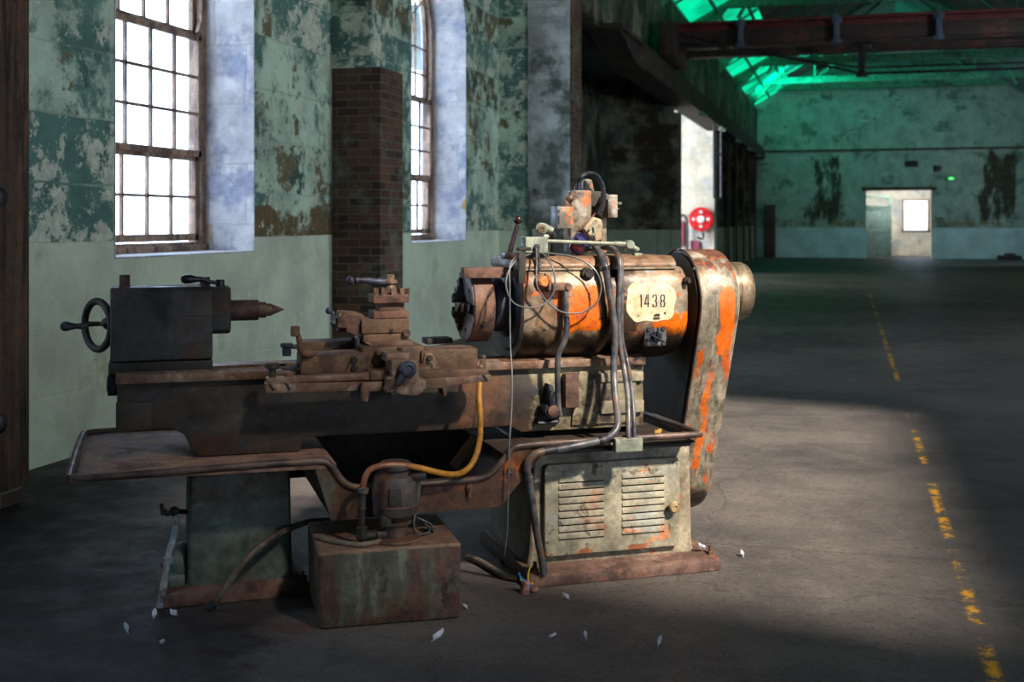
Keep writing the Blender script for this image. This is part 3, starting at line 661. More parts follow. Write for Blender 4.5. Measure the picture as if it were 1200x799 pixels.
# junction box hung on the rim, fed by the two thin conduits
a, b = L3(720, 530, -.46), L3(752, 512, -.46)
jb = P('junction_box', MB().box(a.x, b.x, -.475, -.435, a.z, b.z, .007, seg=3), greybox, label='small weathered junction box on the tray rim')
P('box_screw', MB().cyl((a.x-.014, -.45, (a.z+b.z)/2+.004), (a.x, -.45, (a.z+b.z)/2+.004), .007, 10), silver, jb)
# --- headstock
H0, H1 = -.02, .735
def section(k=1., dz=0.):
    s = [(.24, .905), (.02, .885), (-.04, .888), (-.085, .903), (-.165, .945), (-.225, 1.005), (-.243, 1.06), (-.246, 1.13), (-.245, 1.19), (-.235, 1.24), (-.215, 1.275), (-.185, 1.302), (.20, 1.302), (.24, 1.25)]
    return [((v)*k, 1.13+(z-1.13)*k) for v, z in s]
def bodysec(us_ks):
    rs = []
    for u, k in us_ks: rs.append([Vector((u, v, z)) for v, z in section(k)])
    return rs
mb = MB().rings(bodysec([(H0, .965), (H0+.012, .985), (H0+.03, 1.0), (.33, 1.0), (.352, .992), (.366, .965), (.372, .92), (.375, .86)]))
mb.rings(bodysec([(.36, .84), (.43, .84)]))
mb.rings(bodysec([(.415, .86), (.418, .95), (.425, .985), (.44, 1.0), (.66, 1.0), (.69, .995), (.715, .975), (.732, .93), (.738, .87)]))
head = P('headstock', mb, headm, label='headstock casing with flaking orange paint')
# lid
mb = MB().prism([(-.205, 1.296), (.22, 1.296), (.22, 1.325), (.19, 1.345), (-.15, 1.347), (-.185, 1.335), (-.205, 1.312)], 'u', -.035, .69, .007)
P('headstock_lid', mb, lidm, head, label='flat brown-orange lid')
P('lid_edge', MB().box(-.03, .685, -.212, .2, 1.290, 1.2975, .002), cream, head)
# screws
def frontv(z):
    s = section(); 
    for (v0, z0), (v1, z1) in zip(s[1:12], s[2:12]):
        if z0 <= z <= z1: return v0+(v1-v0)*(z-z0)/(z1-z0)
    return -.2
def boss(x, y, r, h, m, nm, lab=None, par=head, hexa=False, ring=None):
    p = L3(x, y, -.235); v = frontv(p.z); p = Vector((p.x, v+.01, p.z)); q = p+Vector((0, -h-.01, 0))
    b_ = MB().cyl(p, q, r, 22)
    if hexa: b_.hexn(q, q+Vector((0, -.012, 0)), r*.62)
    o = P(nm, b_, m, par, lab)
    return o, q
boss(689, 321, .027, .022, castdark, 'round_plug', hexa=True); boss(804, 329, .016, .02, castdark, 'casing_bolt', hexa=True); boss(771, 313, .009, .01, castdark, 'casing_screw')
o, q = boss(636, 330, .036, .02, lidm, 'selector_boss'); P('boss_cap', MB().lathe([(.024, 0), (.026, .01), (.018, .018), (.006, .019), (0, .016)], q, (0, -1, 0), 24), paint('boss_orange', (206, 116, 60), [((120, 90, 70), 30, .56, .08)], .5, .1, .2), head)
a = L3(642, 331, -.27); b = L3(666, 336, -.27)
P('selector_arm', MB().box(a.x, b.x+.006, -.285, -.255, b.z-.015, b.z+.017, .005).cyl((b.x-.004, -.29, b.z), (b.x-.004, -.25, b.z), .016, 14), rust_lite, head)
dpts = [L3(663, 338, -.27), L3(663, 350, -.275), L3(663, 367, -.275), L3(664.5, 380, -.275), L3(662, 398, -.27), L3(655, 413, -.25), L3(653.5, 428, -.24), L3(653.5, 455, -.225), L3(654.5, 478, -.21), L3(656, 487, -.20)]
P('oil_drop_pipe', MB().tube(dpts, .0125, 12, 5), conduit, head)
# number patch and stencilled figures, laid on the curved casing
pc = L3(763, 353.5, -.245)
hw, hh = .112, .083
mb = MB(); bm = mb.bm; rows = []
NR, NC = 28, 30
for i in range(NR+1):
    t = -1+2*i/NR; z = pc.z+hh*t
    wd_ = hw*(1-abs(t)**4.5*.34)*(1+.02*math.sin(3.7*t+1)+.008*math.sin(11*t))
    sh = .004*math.sin(5*t)
    rows.append([bm.verts.new((pc.x+sh+wd_*(-1+2*j/NC), frontv(z)-.0012, z+.003*math.sin(j*.37+2*t)*(abs(t) > .9))) for j in range(NC+1)])
for a_, b_ in zip(rows, rows[1:]):
    for j in range(NC): bm.faces.new((a_[j], a_[j+1], b_[j+1], b_[j]))
r_ = bmesh.ops.extrude_face_region(bm, geom=bm.faces[:]); bmesh.ops.translate(bm, verts=[g for g in r_['geom'] if isinstance(g, bmesh.types.BMVert)], vec=(0, .003, 0))
bmesh.ops.recalc_face_normals(bm, faces=bm.faces)
plate = P('number_patch', mb, creampatch, head, 'cream painted patch with the stencilled number 1438')
def glyph(strokes, cx, cz, w, h):
    mb = MB(); bm = mb.bm
    for st in strokes:
        V = []
        for off in (0, .0016):
            V.append([bm.verts.new((cx+x*w, frontv(cz+z*h)-.0016-off*.4, cz+z*h)) for x, z in st])
        n = len(st); bm.faces.new(V[1][::-1]); bm.faces.new(V[0])
        for j in range(n): bm.faces.new((V[0][j], V[0][(j+1) % n], V[1][(j+1) % n], V[1][j]))
    bmesh.ops.recalc_face_normals(bm, faces=bm.faces); return mb
GH = L3(763, 345, -.245).z-L3(763, 359, -.245).z
GL = {'1': [[(-.08, 0), (.14, 0), (.14, 1), (-.02, 1), (-.22, .84), (-.22, .78), (-.08, .84)]],
 '4': [[(-.42, .22), (.02, .22), (.02, .36), (-.24, .36), (.02, .72), (.02, 1), (-.06, 1), (-.42, .38)], [(.10, 0), (.30, 0), (.30, .22), (.42, .22), (.42, .36), (.30, .36), (.30, 1), (.10, 1)]],
 '3': [[(-.40, .76), (-.22, .76), (-.2, .88), (-.05, .92), (-.05, 1), (-.28, .98), (-.38, .9)], [(.05, 1), (.05, .92), (.18, .88), (.2, .7), (.16, .58), (-.0, .56), (-.0, .45), (.18, .43), (.22, .3), (.2, .12), (.05, .08), (.05, 0), (.28, .03), (.42, .15), (.42, .36), (.3, .5), (.4, .62), (.4, .86), (.28, .98)], [(-.05, 0), (-.05, .08), (-.2, .12), (-.22, .26), (-.42, .26), (-.4, .1), (-.28, .02)]],
 '8': [[(-.05, 1), (-.28, .97), (-.40, .86), (-.40, .62), (-.28, .51), (-.42, .4), (-.42, .14), (-.3, .03), (-.05, 0), (-.05, .09), (-.2, .14), (-.22, .38), (-.05, .46), (-.05, .56), (-.2, .62), (-.2, .84), (-.05, .91)], [(.05, 1), (.05, .91), (.2, .84), (.2, .62), (.05, .56), (.05, .46), (.22, .38), (.2, .14), (.05, .09), (.05, 0), (.3, .03), (.42, .14), (.42, .4), (.28, .51), (.40, .62), (.40, .86), (.28, .97)]]}
for ch, xx in zip('1438', (751, 757.8, 767, 776.3)):
    g = L3(xx, 359.5, -.245); P('stencil_figure', glyph(GL[ch], g.x, g.z-.002, .0275, GH*1.08), inkm, plate, smooth=False)
g = L3(769, 369.5, -.24)
P('small_label', glyph([[(-.55, -.1), (.55, -.1), (.55, 1), (.2, 1), (.2, .9), (-.1, 1), (-.55, .5)]], g.x, g.z-.003, .026, .011), inkm, plate, smooth=False)
P('small_label', glyph([[(-.6, 0), (.5, 0), (.5, 1), (-.6, 1)]], g.x, g.z-.018, .028, .011), rust, plate, smooth=False)
g = L3(778.5, 368, -.24); P('small_label', glyph([[(-.5, 0), (.5, 0), (.5, 1), (-.5, 1)]], g.x, g.z, .008, .009), inkm, plate, smooth=False)
# rotary switch under the patch
c = L3(770, 392, -.25); vv = -.235
mb = MB().prism([(c.x-.052, c.z-.052), (c.x+.045, c.z-.052), (c.x+.052, c.z-.02), (c.x+.05, c.z+.03), (c.x+.015, c.z+.062), (c.x-.01, c.z+.062), (c.x-.052, c.z+.03)], 'v', vv, vv+.07, .004)
sw = P('rotary_switch', mb, conduit, head)
for dx, dz in ((-.034, .022), (.034, .024), (-.036, -.040), (.036, -.040), (.0, .075)):
    P('switch_screw', MB().cyl((c.x+dx, vv-.008, c.z+dz), (c.x+dx, vv+.01 if dz < .07 else vv+.05, c.z+dz), .010, 12), castdark, sw)
P('switch_knob', MB().cyl((c.x, vv-.022, c.z-.01), (c.x, vv, c.z-.01), .022, 18).prism([(c.x-.04, c.z+.0), (c.x-.035, c.z+.008), (c.x+.03, c.z-.028), (c.x+.025, c.z-.036)], 'v', vv-.03, vv-.02, .002).prism([(c.x-.006, c.z-.01), (c.x+.006, c.z-.01), (c.x+.004, c.z+.03), (c.x-.004, c.z+.03)], 'v', vv-.03, vv-.02, .002), blacksteel, sw)
# spindle nose, chuck
ZS = 1.134
mb = MB().lathe([(.19, 0), (.20, .012), (.2, .03), (.17, .04)], (-.03, 0, ZS), (1, 0, 0), 48).lathe([(.10, 0), (.115, .02), (.115, .06), (.14, .075), (.14, .09)], (-.115, 0, ZS), (1, 0, 0), 40)
P('spindle_bearing', mb, bluesteel, head, label='dark blue-grey spindle bearing housing')
P('spindle_nose', MB().cyl((-.15, 0, ZS), (-.03, 0, ZS), .09, 32), blacksteel, head)
c0 = -.212
mb = MB().lathe([(.05, .004), (.051, 0), (.150, 0), (.157, .006), (.157, .088), (.150, .094), (.10, .094)], (c0, 0, ZS), (1, 0, 0), 64)
chuck = P('chuck', mb, rust, label='rust-brown three-jaw chuck')
P('chuck_face', MB().lathe([(.045, 0), (.045, -.003), (.149, -.003), (.151, 0)], (c0, 0, ZS), (1, 0, 0), 64), paint('chuck_face_steel', (158, 146, 150), [((110, 80, 66), 10, .6, .08)], .4, .4, .15), chuck)
for ang in (-4, 116, 236):
    a = R(ang); rad = Vector((0, -math.cos(a), math.sin(a))); tn = Vector((0, math.sin(a), math.cos(a)))
    M = Matrix.Translation((c0, 0, ZS)) @ Matrix((( -1, 0, 0, 0), (0, rad.y, tn.y, 0), (0, rad.z, tn.z, 0), (0, 0, 0, 1)))
    mb = MB()
    for r0, r1, h in ((.020, .052, .052), (.052, .084, .036), (.084, .124, .020)):
        mb.box(-.004, h, r0, r1, -.019, .019, .002, m=M)
    P('chuck_jaw', mb, castdark, chuck)
    P('jaw_slot', MB().box(-.002, .004, .02, .158, -.024, .024, 0, m=M), blacksteel, chuck)
for ang in (40, 160, 280):
    a = R(ang); P('face_bolt', MB().cyl((c0-.006, -.105*math.cos(a), ZS+.105*math.sin(a)), (c0+.002, -.105*math.cos(a), ZS+.105*math.sin(a)), .009, 12), blacksteel, chuck)
P('key_socket', MB().cyl((c0+.045, -.160, ZS-.07), (c0+.045, -.15, ZS-.07), .012, 12), blacksteel, chuck)
a, b = L3(544, 326, -.15), L3(600, 314, -.15)
gd = P('chuck_guard_bar', MB().box(a.x-.003, b.x+.005, -.155, -.10, a.z, b.z+.003, .003), rust)
P('guard_hanger', MB().prism([(.0, 0), (.032, 0), (.032, .13), (.0, .13)], 'v', -.262, -.245, .004, m=Matrix.Translation((b.x-.005, 0, a.z-.02))).box(b.x+.0, b.x+.055, -.25, -.20, b.z+.075, b.z+.09, .003).box(b.x-.01, b.x+.02, -.25, -.12, a.z+.0, a.z+.03, .003), castdark, gd)
# --- belt housing at the right-hand end
HU0, HU1 = .795, .992
def hous(u, k):
    c1 = Vector((.0, 1.135)); r1 = .235*k; c2 = Vector((.27, .375)); r2 = .25*k
    d = c2-c1; L = d.length; base = math.atan2(d.y, d.x); al = math.acos((r1-r2)/L)
    o = []
    for i in range(25):     # round the top, then the bottom
        a = base+al+(2*math.pi-2*al)*i/24; o.append(Vector((u, c1.x+r1*math.cos(a), c1.y+r1*math.sin(a))))
    for i in range(25):
        a = base-al+(2*al)*i/24; o.append(Vector((u, c2.x+r2*math.cos(a), c2.y+r2*math.sin(a))))
    return o
mb = MB().rings([hous(HU0, .95), hous(HU0+.002, .99), hous(HU0+.008, 1.0), hous(HU1-.035, 1.0), hous(HU1-.015, .98), hous(HU1-.003, .93), hous(HU1, .86)])
hs = P('belt_housing', mb, housm, label='tall sloping belt housing with streaked orange and cream paint')
mb = MB().rings([hous(HU0-.012, .93), hous(HU0-.012, .94), hous(HU0+.004, .94)])
P('inner_backplate', mb, castdark, hs, label='dark inner plate of the belt housing')
mb = MB()
g_ = [Vector((HU0-.001, p.y, p.z)) for p in hous(0, 1.002)]
P('housing_seam', MB().tube(g_, .0045, 6, 1, closed=True), rodm, hs)
for idx in (10, 16, 49, 47, 45):
    p = hous(HU0, 1.0)[idx]; P('seam_screw', MB().cyl((HU0-.012, p.y+.004, p.z-.002), (HU0+.004, p.y+.004, p.z-.002), .007, 10), silver, hs)
cp = MB().lathe([(.12, 0), (.126, .01), (.132, .03), (.128, .055), (.134, .075), (.134, .13), (.128, .145), (.10, .15), (0, .15)], (HU1-.02, 0, 1.175), (1, 0, 0), 48)
P('spindle_end_cap', cp, paint('end_cap_metal', (118, 104, 84), [((84, 72, 58), 7, .55, .08, {'stretch': (8, .5, .5)}), ((146, 142, 130), 9, .58, .06, {'stretch': (8, .6, .6)})], .42, .45, .15), hs, label='drum-shaped cap on the outer end of the housing')
# --- tailstock
TU0, TU1 = -1.662, -1.276
sec = [(-.12, .952), (-.12, 1.19), (-.112, 1.222), (-.09, 1.238), (.09, 1.238), (.12, 1.21), (.12, .952)]
ts = P('tailstock', MB().prism(sec, 'u', TU0, TU1, .010, 3, ang=50), tailm, label='dark grey-green tailstock')
P('tailstock_sole', MB().prism([(-.125, .905), (-.13, .948), (.13, .948), (.125, .905)], 'u', TU0-.006, TU1, .004), castdark, ts)
P('tailstock_nose', MB().prism([(-.095, 1.06), (-.1, 1.2), (-.085, 1.235), (.085, 1.235), (.1, 1.2), (.095, 1.06), (.05, 1.045), (-.05, 1.045)], 'u', TU1-.01, L3(271, 0, -.1).x, .012, 3, ang=25).box(-1.40, TU1+.045, -.123, -.11, 1.125, 1.129, .001), tailm, ts)
qu = P('quill', MB().cyl((TU1, 0, ZS), (L3(304, 0, -.05).x, 0, ZS+.0), .0425, 32, .003), drust, ts)
P('live_center', MB().lathe([(.033, 0), (.033, .03), (.026, .032), (.026, .05), (.024, .052), (0, .108)], (L3(304, 0, -.05).x, 0, ZS), (1, 0, 0), 28), rust_lite, ts)
P('clamp_nut', MB().hexn((-1.61, .0, 1.235), (-1.61, 0, 1.285), .021).cyl((-1.61, 0, 1.232), (-1.61, 0, 1.242), .024, 16), drust, ts)
n1 = L3(240, 340, 0); n2 = L3(258, 343, -.02)
P('clamp_stud', MB().hexn((n1.x, 0, 1.235), (n1.x, 0, 1.272), .021), drust, ts)
P('quill_lock', MB().cyl((n2.x, -.02, 1.225), (n2.x, -.02, 1.262), .018, 14).tube([(n2.x, -.02, 1.246), (n2.x-.04, -.03, 1.254), (n2.x-.08, -.04, 1.268)], .008, 10).lathe([(.0, 0), (.010, .002), (.011, .02), (.018, .05), (.019, .068), (.012, .082), (0, .086)], (n2.x-.07, -.04, 1.265), (-1, -.1, .02), 18), blacksteel, ts)
# handwheel: dished, with three curved spokes, turned on its loose spindle
hc = L3(117, 381, -.0)
hwM = Matrix.Translation((hc.x-.008, 0.0, hc.z)) @ Matrix.Rotation(R(33), 4, 'Z')
def hw_(p): return hwM @ Vector(p)
mb = MB().tube([hw_((0, .095*math.cos(2*math.pi*k/36), .095*math.sin(2*math.pi*k/36))) for k in range(36)], .0145, 12, 1, closed=True)
wh = P('handwheel', mb, castdark, ts)
for k, a in enumerate((0, 112, -112)):
    a = R(a); d = (math.cos(a), math.sin(a))
    P('spoke', MB().tube([hw_((.0, .095*d[0], .095*d[1])), hw_((.02, .072*d[0], .072*d[1])), hw_((.042, .055*d[0], .055*d[1])), hw_((.052, .03*d[0], .03*d[1])), hw_((.055, 0, 0))], [.011, .010, .009, .009, .012], 10), rust, wh)
P('hub', MB().cyl(hw_((.03, 0, 0)), Vector((TU0+.01, 0, ZS-.03)), .024, 20), castdark, wh)
h0 = hw_((-.008, -.088, .0)); hd = Vector((-1, -.05, .03))
P('crank_grip', MB().lathe([(.009, -.01), (.010, .014), (.013, .016), (.010, .03), (.014, .05), (.019, .065), (.019, .078), (.012, .09), (0, .093)], L3(100, 382, -.05), (-1, -.1, .02), 20), bluesteel, wh)
# --- carriage
def bx(mb, x0, y0, x1, y1, v0, v1, b=.004):
    a, c_ = L3(x0, y1, v0), L3(x1, y0, v0); return mb.box(a.x, c_.x, v0, v1, a.z, c_.z, b)
cgr = P('carriage_saddle', bx(MB(), 425, 405, 497, 440, -.20, .22), rust_tan, label='rusty saddle of the carriage with its cross slide')
def wing(x0, x1, ytl, ytr, yb, v0, v1, nm, m=rust_tan, par=cgr, b=.005):
    A, B, C_, D_ = L3(x0, ytl, v0), L3(x1, ytr, v0), L3(x1, yb, v0), L3(x0, yb+2, v0)
    return P(nm, MB().prism([(A.x, A.z), (B.x, B.z), (C_.x, C_.z), (D_.x, D_.z)], 'v', v0, v1, b), m, par)
wl = wing(353, 431, 416.5, 413, 437, -.215, -.06, 'saddle_wing')
wing(354, 424, 401, 399, 416, .02, .16, 'saddle_wing'); wing(424, 492, 420, 418, 440, -.19, .1, 'saddle_wing')
wr = wing(494, 560, 410.5, 408, 432.5, -.215, -.05, 'saddle_wing'); wing(500, 531, 397, 396, 402, .10, .2, 'saddle_wing', castdark)
P('wiper_plate', MB().prism([tuple(L3(x, y, -.22).xz) for x, y in ((405, 437), (412, 417), (425, 416), (435, 437))], 'v', -.224, -.212, .002), rust_tan, wl)
P('wiper_plate', MB().prism([tuple(L3(x, y, -.22).xz) for x, y in ((494, 433), (498, 414), (506, 414), (517, 433))], 'v', -.224, -.212, .002), rust_lite, wr)
for x, y, w in ((415, 421.5, wl), (415, 431.5, wl), (503, 419, wr), (503, 428, wr)):
    p = L3(x, y, -.22); P('wiper_screw', MB().cyl((p.x, -.238, p.z), (p.x, -.215, p.z), .0125, 14), castdark, w)
# cross slide and compound
def polyv(pts, v): return [tuple(L3(x, y, v).xz) for x, y in pts]
cs = P('cross_slide', MB().prism(polyv(((427, 415), (432, 404), (426, 400), (479, 398.5), (487, 406), (490, 416)), -.12), 'v', -.15, .20, .004), rust_lite)
P('swivel_base', MB().prism(polyv(((430, 406), (433, 399.5), (478, 399), (484, 407)), -.06), 'v', -.13, .12, .004), rust_lite, cs, 'worn swivel base')
P('slide_gib', bx(MB(), 442, 411, 474, 417, -.24, -.14), rust_tan, cs)
P('gib_screw', MB().cyl(L3(468, 412, -.25), L3(468, 407, -.25), .010, 12), castdark, cs)
cmp_ = P('compound_slide', bx(bx(MB(), 424, 373.5, 479.5, 391, -.09, .09), 426, 390, 480, 399.5, -.085, .085), rust_tan, label='ochre-rust compound slide')
P('slide_screw', MB().cyl(L3(459, 387.5, -.09)+Vector((0, -.006, 0)), L3(459, 387.5, -.09), .008, 10), blacksteel, cmp_)
P('slide_screw', MB().cyl(L3(476, 390, -.09)+Vector((0, -.014, 0)), L3(476, 390, -.09), .016, 14), rust, cmp_)
P('rear_guard', MB().prism(polyv(((404, 389), (404, 384), (393, 384), (398, 371), (404, 365), (423, 367), (427, 371), (427, 396), (415, 393)), -.04), 'v', -.07, .07, .012, 3), rust, cmp_, 'rounded rust-brown guard at the end of the compound slide')
P('dial_ring', MB().cyl(L3(398, 376, 0)+Vector((-.01, 0, 0)), L3(402, 376, 0), .045, 24), rust_lite, cmp_)
P('ball_handle', MB().tube([L3(395, 375, 0), L3(390, 375, -.02)], .009, 8, 1).tube([L3(390.5, 381, -.02), L3(390.5, 366, -.02)], .007, 8, 1).sph(L3(385.5, 364, -.02), .015).sph(L3(391, 378.5, -.02), .013).tube([L3(385.5, 364, -.02), L3(391, 367, -.02)], .008, 8, 1), bluesteel, cmp_)
tp = P('tool_post', bx(bx(bx(MB(), 438, 364, 479.5, 373.5, -.065, .065), 444.5, 349, 474, 366, -.045, .045), 438, 345, 479.5, 355.5, -.065, .065), rust, label='square four-way tool post')
for x, v in ((440.5, -.05), (449, -.055), (460, -.055), (471, -.05), (477, .0), (444, .05), (456, .055), (470, .055)):
    p = L3(x, 346, v); P('clamp_screw', MB().cyl((p.x, v, p.z-.01), (p.x, v, p.z+.014), .010, 12).hexn((p.x, v, p.z+.010), (p.x, v, p.z+.03), .0115), rust_lite if v < 0 else rust, tp)
c1_ = L3(457, 345, 0)
P('post_stud', MB().lathe([(.03, 0), (.026, .03), (.02, .05), (.02, .075)], (c1_.x, 0, c1_.z), (0, 0, 1), 24).cyl((c1_.x, 0, c1_.z+.045), (c1_.x, 0, c1_.z+.062), .032, 24).hexn((c1_.x, 0, c1_.z+.062), (c1_.x, 0, c1_.z+.085), .02), rust_lite, tp)
P('clamp_lever', MB().tube([L3(452, 331, 0), L3(441, 330, -.01), L3(428, 328.5, -.02), L3(416, 328.5, -.03)], [.019, .015, .013, .012], 14).sph(L3(411, 329, -.03), .021, (.85, 1, 1)), bluesteel, tp, 'steel clamp lever with a round end')
# taper attachment bars along the front
bl = P('taper_bar', MB().prism(polyv(((311.5, 450), (478, 446), (575.5, 438.5), (576, 447), (478, 456), (312.5, 461)), -.33), 'v', -.33, -.255, .004), rust_lite, label='long lower guide bar across the front')
bu = P('taper_bar', MB().prism(polyv(((312.5, 443), (370, 440.5), (434, 437), (434, 445), (312.5, 450)), -.32), 'v', -.32, -.265, .004), rust_lite, label='upper guide bar, tailstock half')
bu2 = P('taper_bar', MB().prism(polyv(((490, 434), (571, 432), (574, 439.5), (490, 446)), -.315), 'v', -.32, -.25, .004), rust_tan, label='upper guide bar, headstock half')
P('cross_block', bx(MB(), 434.5, 434, 462, 445.5, -.33, -.21), rust_lite, bl)
P('bar_bracket', MB().prism(polyv(((424, 448.5), (448, 447), (448, 458), (433, 459.5), (431, 471), (423, 471)), -.36), 'v', -.365, -.33, .006, 3), rust_lite, bl)
P('bar_bracket', MB().prism(polyv(((498, 446), (523, 444), (524, 464), (520, 464), (518, 455), (498, 456.5)), -.35), 'v', -.35, -.26, .005, 3), rust_tan, bl)
for x, y, pr_ in ((318, 452, bl), (337, 451, bl), (568, 441, bl)):
    p = L3(x, y+2, -.331); P('bar_notch', MB().prism([(p.x-.012, p.z+.014), (p.x-.004, p.z+.014), (p.x+.014, p.z-.010), (p.x+.004, p.z-.014)], 'v', -.3318, -.328, 0), blacksteel, pr_)
p = L3(319, 444, -.295); P('bar_bolt', MB().cyl((p.x, -.295, p.z), (p.x, -.295, p.z+.045), .015, 16).lathe([(.024, 0), (.027, .004), (.027, .018), (.022, .022), (0, .022)], (p.x, -.295, p.z+.04), (0, 0, 1), 20), castdark, bu)
p = L3(337, 443, -.29); P('bar_bolt', MB().cyl((p.x, -.29, p.z), (p.x, -.29, p.z+.018), .012, 14), rust, bu)
P('bar_stud', MB().tube([L3(563, 436, -.28), L3(564, 428, -.28), L3(567, 420, -.28)], [.014, .010, .009], 10).sph(L3(567, 418.5, -.28), .010), rust_lite, bu2)
# apron block and dark lever
ap = P('apron_block', MB().prism(polyv(((458.5, 422), (490, 421), (491, 443), (499, 444), (499, 456), (489, 464), (470, 463), (458, 458), (453, 455), (453, 442), (459, 441)), -.38), 'v', -.39, -.25, .007, 3), rust_lite, label='square apron block in the middle of the carriage')
bx_ = P('apron_ledge', bx(MB(), 452.5, 413, 480, 424, -.33, -.18), rust_lite, ap); bx_2 = P('apron_ledge', bx(MB(), 490, 429, 505, 443, -.30, -.2), rust_tan, ap)
P('apron_cam', MB().cyl(L3(458, 452, -.405), L3(458, 452, -.34), .026, 18).sph(L3(453, 456, -.395), .016), rust, ap)
P('apron_lever', MB().prism(polyv(((472, 430), (480, 436), (467, 452), (460, 451)), -.40), 'v', -.425, -.39, .005, 3), blacksteel, ap)
p = L3(476.5, 432.5, -.40); P('lever_hub', MB().lathe([(.032, 0), (.034, .012), (.034, .03), (.028, .038), (.018, .040), (.015, .034), (0, .034)], (p.x, -.39, p.z), (.12, -1, .0), 24), bluesteel, ap)
# crank on the left of the saddle
P('saddle_crank', MB().tube([L3(368, 413, -.20), L3(360, 414.5, -.22), L3(354, 412, -.23), L3(351.5, 403, -.24), L3(350, 395, -.245), L3(347, 389.5, -.25)], [.018, .018, .016, .012, .011, .010], 12, 5).cyl(L3(346, 394, -.25), L3(346, 382, -.25), .0185, 18, .004), rust, cgr)
P('saddle_lock', MB().cyl(L3(336, 417, -.1), L3(336, 406, -.1), .018, 18).cyl(L3(336, 407, -.1), L3(336, 402, -.1), .026, 20, .004).box(L3(341, 0, -.1).x, L3(352, 0, -.1).x, -.13, -.03, L3(0, 419, -.1).z, L3(345, 405, -.1).z, .006), bluesteel, cgr)
P('follow_clip', MB().tube([L3(330, 431, -.17), L3(347, 431, -.18), L3(349, 426, -.18)], .006, 8).cyl(L3(415, 400, .05), L3(415, 395, .05), .012, 12).tube([L3(419, 413, -.1), L3(419, 397, -.1), L3(415.5, 395, -.1)], .009, 10, 2), bluesteel, cgr)
# --- control gear on top of the headstock
LZ = 1.345
gb = P('control_box', bx(MB(), 616, 277.5, 642.5, 296.5, -.19, -.11, .005), greybox, label='small grey-green switch box on the lid')
P('box_stand', MB().box(L3(618, 0, -.15).x, L3(641, 0, -.15).x, -.17, -.12, LZ-.02, L3(0, 294, -.15).z, .003), castdark, gb)
p = L3(628.5, 289.5, -.19); P('cable_gland', MB().cyl((p.x, -.205, p.z), (p.x, -.188, p.z), .013, 16).tube([(p.x, -.205, p.z), (p.x+.001, -.215, p.z-.03), (p.x+.0, -.245, p.z-.09)], .0055, 8, 5), conduit, gb)
P('lamp_joint', MB().cyl(L3(634.5, 268, -.10), L3(634.5, 268, -.18), .026, 24).tube([L3(636, 265, -.14), L3(647, 270.5, -.14)], .016, 12, 1).tube([L3(629, 268, -.14), L3(630, 278, -.14)], .019, 12, 1).tube([L3(642, 278, -.14), L3(631, 276, -.14)], .012, 12, 1), greybox, gb)
P('joint_bush', MB().lathe([(.017, 0), (.017, .004), (.008, .005), (.006, .001), (0, .001)], L3(634.8, 268.5, -.18), (0, -1, 0), 20), rust_lite, gb)
P('joint_hose', MB().tube([L3(646, 272, -.12), L3(649, 279, -.10), L3(648, 292, -.08), L3(647, 300, -.06)], .014, 10), rubber, gb)
P('lamp_arm', MB().tube([L3(641, 282.5, -.14), L3(735, 286, -.10)], .0088, 12, 1).tube([L3(719, 285.5, -.10), L3(738, 286.5, -.10)], .0125, 12, 1), greybox, gb, 'long pale tubular arm lying along the lid')
e_ = L3(737, 286.5, -.10)
P('arm_bracket', MB().cyl(e_+Vector((0, -.02, 0)), e_+Vector((0, .02, 0)), .020, 18).tube([e_, L3(748, 293, -.10)], .011, 10, 1).tube([e_+Vector((-.01, 0, 0)), L3(732, 293, -.08)], .009, 10, 1).box(L3(742, 0, -.1).x, L3(751, 0, -.1).x, -.12, -.08, LZ-.004, LZ+.012, .002), greybox, gb)
lv = P('clutch_lever', MB().tube([L3(597, 296, -.1), L3(600.5, 283, -.1), L3(606, 263, -.1)], [.012, .011, .009], 12, 3).sph(L3(607, 257.5, -.1), .0195).box(L3(590, 0, -.1).x, L3(604, 0, -.1).x, -.14, -.06, LZ-.01, LZ+.02, .005), paint('dark_red_lever', (50, 36, 38), [], .35, .2, .05), label='ball-topped clutch lever')
# motor control cabinet
VB = .06
mcb = P('starter_cabinet', bx(MB(), 669, 223, 693.5, 296, VB, VB+.10, .008), boxpaint, label='scuffed starter cabinet standing on the lid')
P('cabinet_back', bx(MB(), 667.5, 224, 707, 292, VB+.10, VB+.16, .006), castdark, mcb)
P('upright_bar', bx(MB(), 704.8, 234, 711, 296, VB+.05, VB+.085, .003), boxpaint, mcb)
P('hinge_pin', MB().cyl(L3(668, 225, VB-.005), L3(668, 276, VB-.005), .006, 10), castdark, mcb)
lb = P('terminal_box', bx(MB(), 655.5, 242, 672, 267.5, VB-.05, VB+.05, .004), boxpaint, mcb)
P('box_flange', bx(MB(), 653, 241.5, 656.3, 268, VB-.06, VB+.03, .001), silver, lb)
P('flange_slot', bx(bx(MB(), 653.8, 246, 655.5, 249, VB-.0615, VB-.058, 0), 653.8, 253, 655.5, 263, VB-.0615, VB-.058, 0), blacksteel, lb)
P('pipe_elbow', MB().tube([L3(664, 243, VB), L3(664.5, 235, VB), L3(669, 232, VB)], .017, 12, 5).sph(L3(668, 232.5, VB-.01), .019), rust_lite, lb)
rb = P('terminal_box', bx(MB(), 712.5, 228, 724, 255, VB-.0, VB+.09, .004), boxpaint, mcb)
P('box_bolt', MB().cyl(L3(723, 238.5, VB+.05), L3(728, 238.5, VB+.05), .008, 10).cyl(L3(723, 245, VB+.05), L3(725, 245, VB+.05), .006, 10), silver, rb)
P('box_clip', bx(MB(), 709, 227, 713, 234, VB-.01, VB+.05, .003), silver, rb)
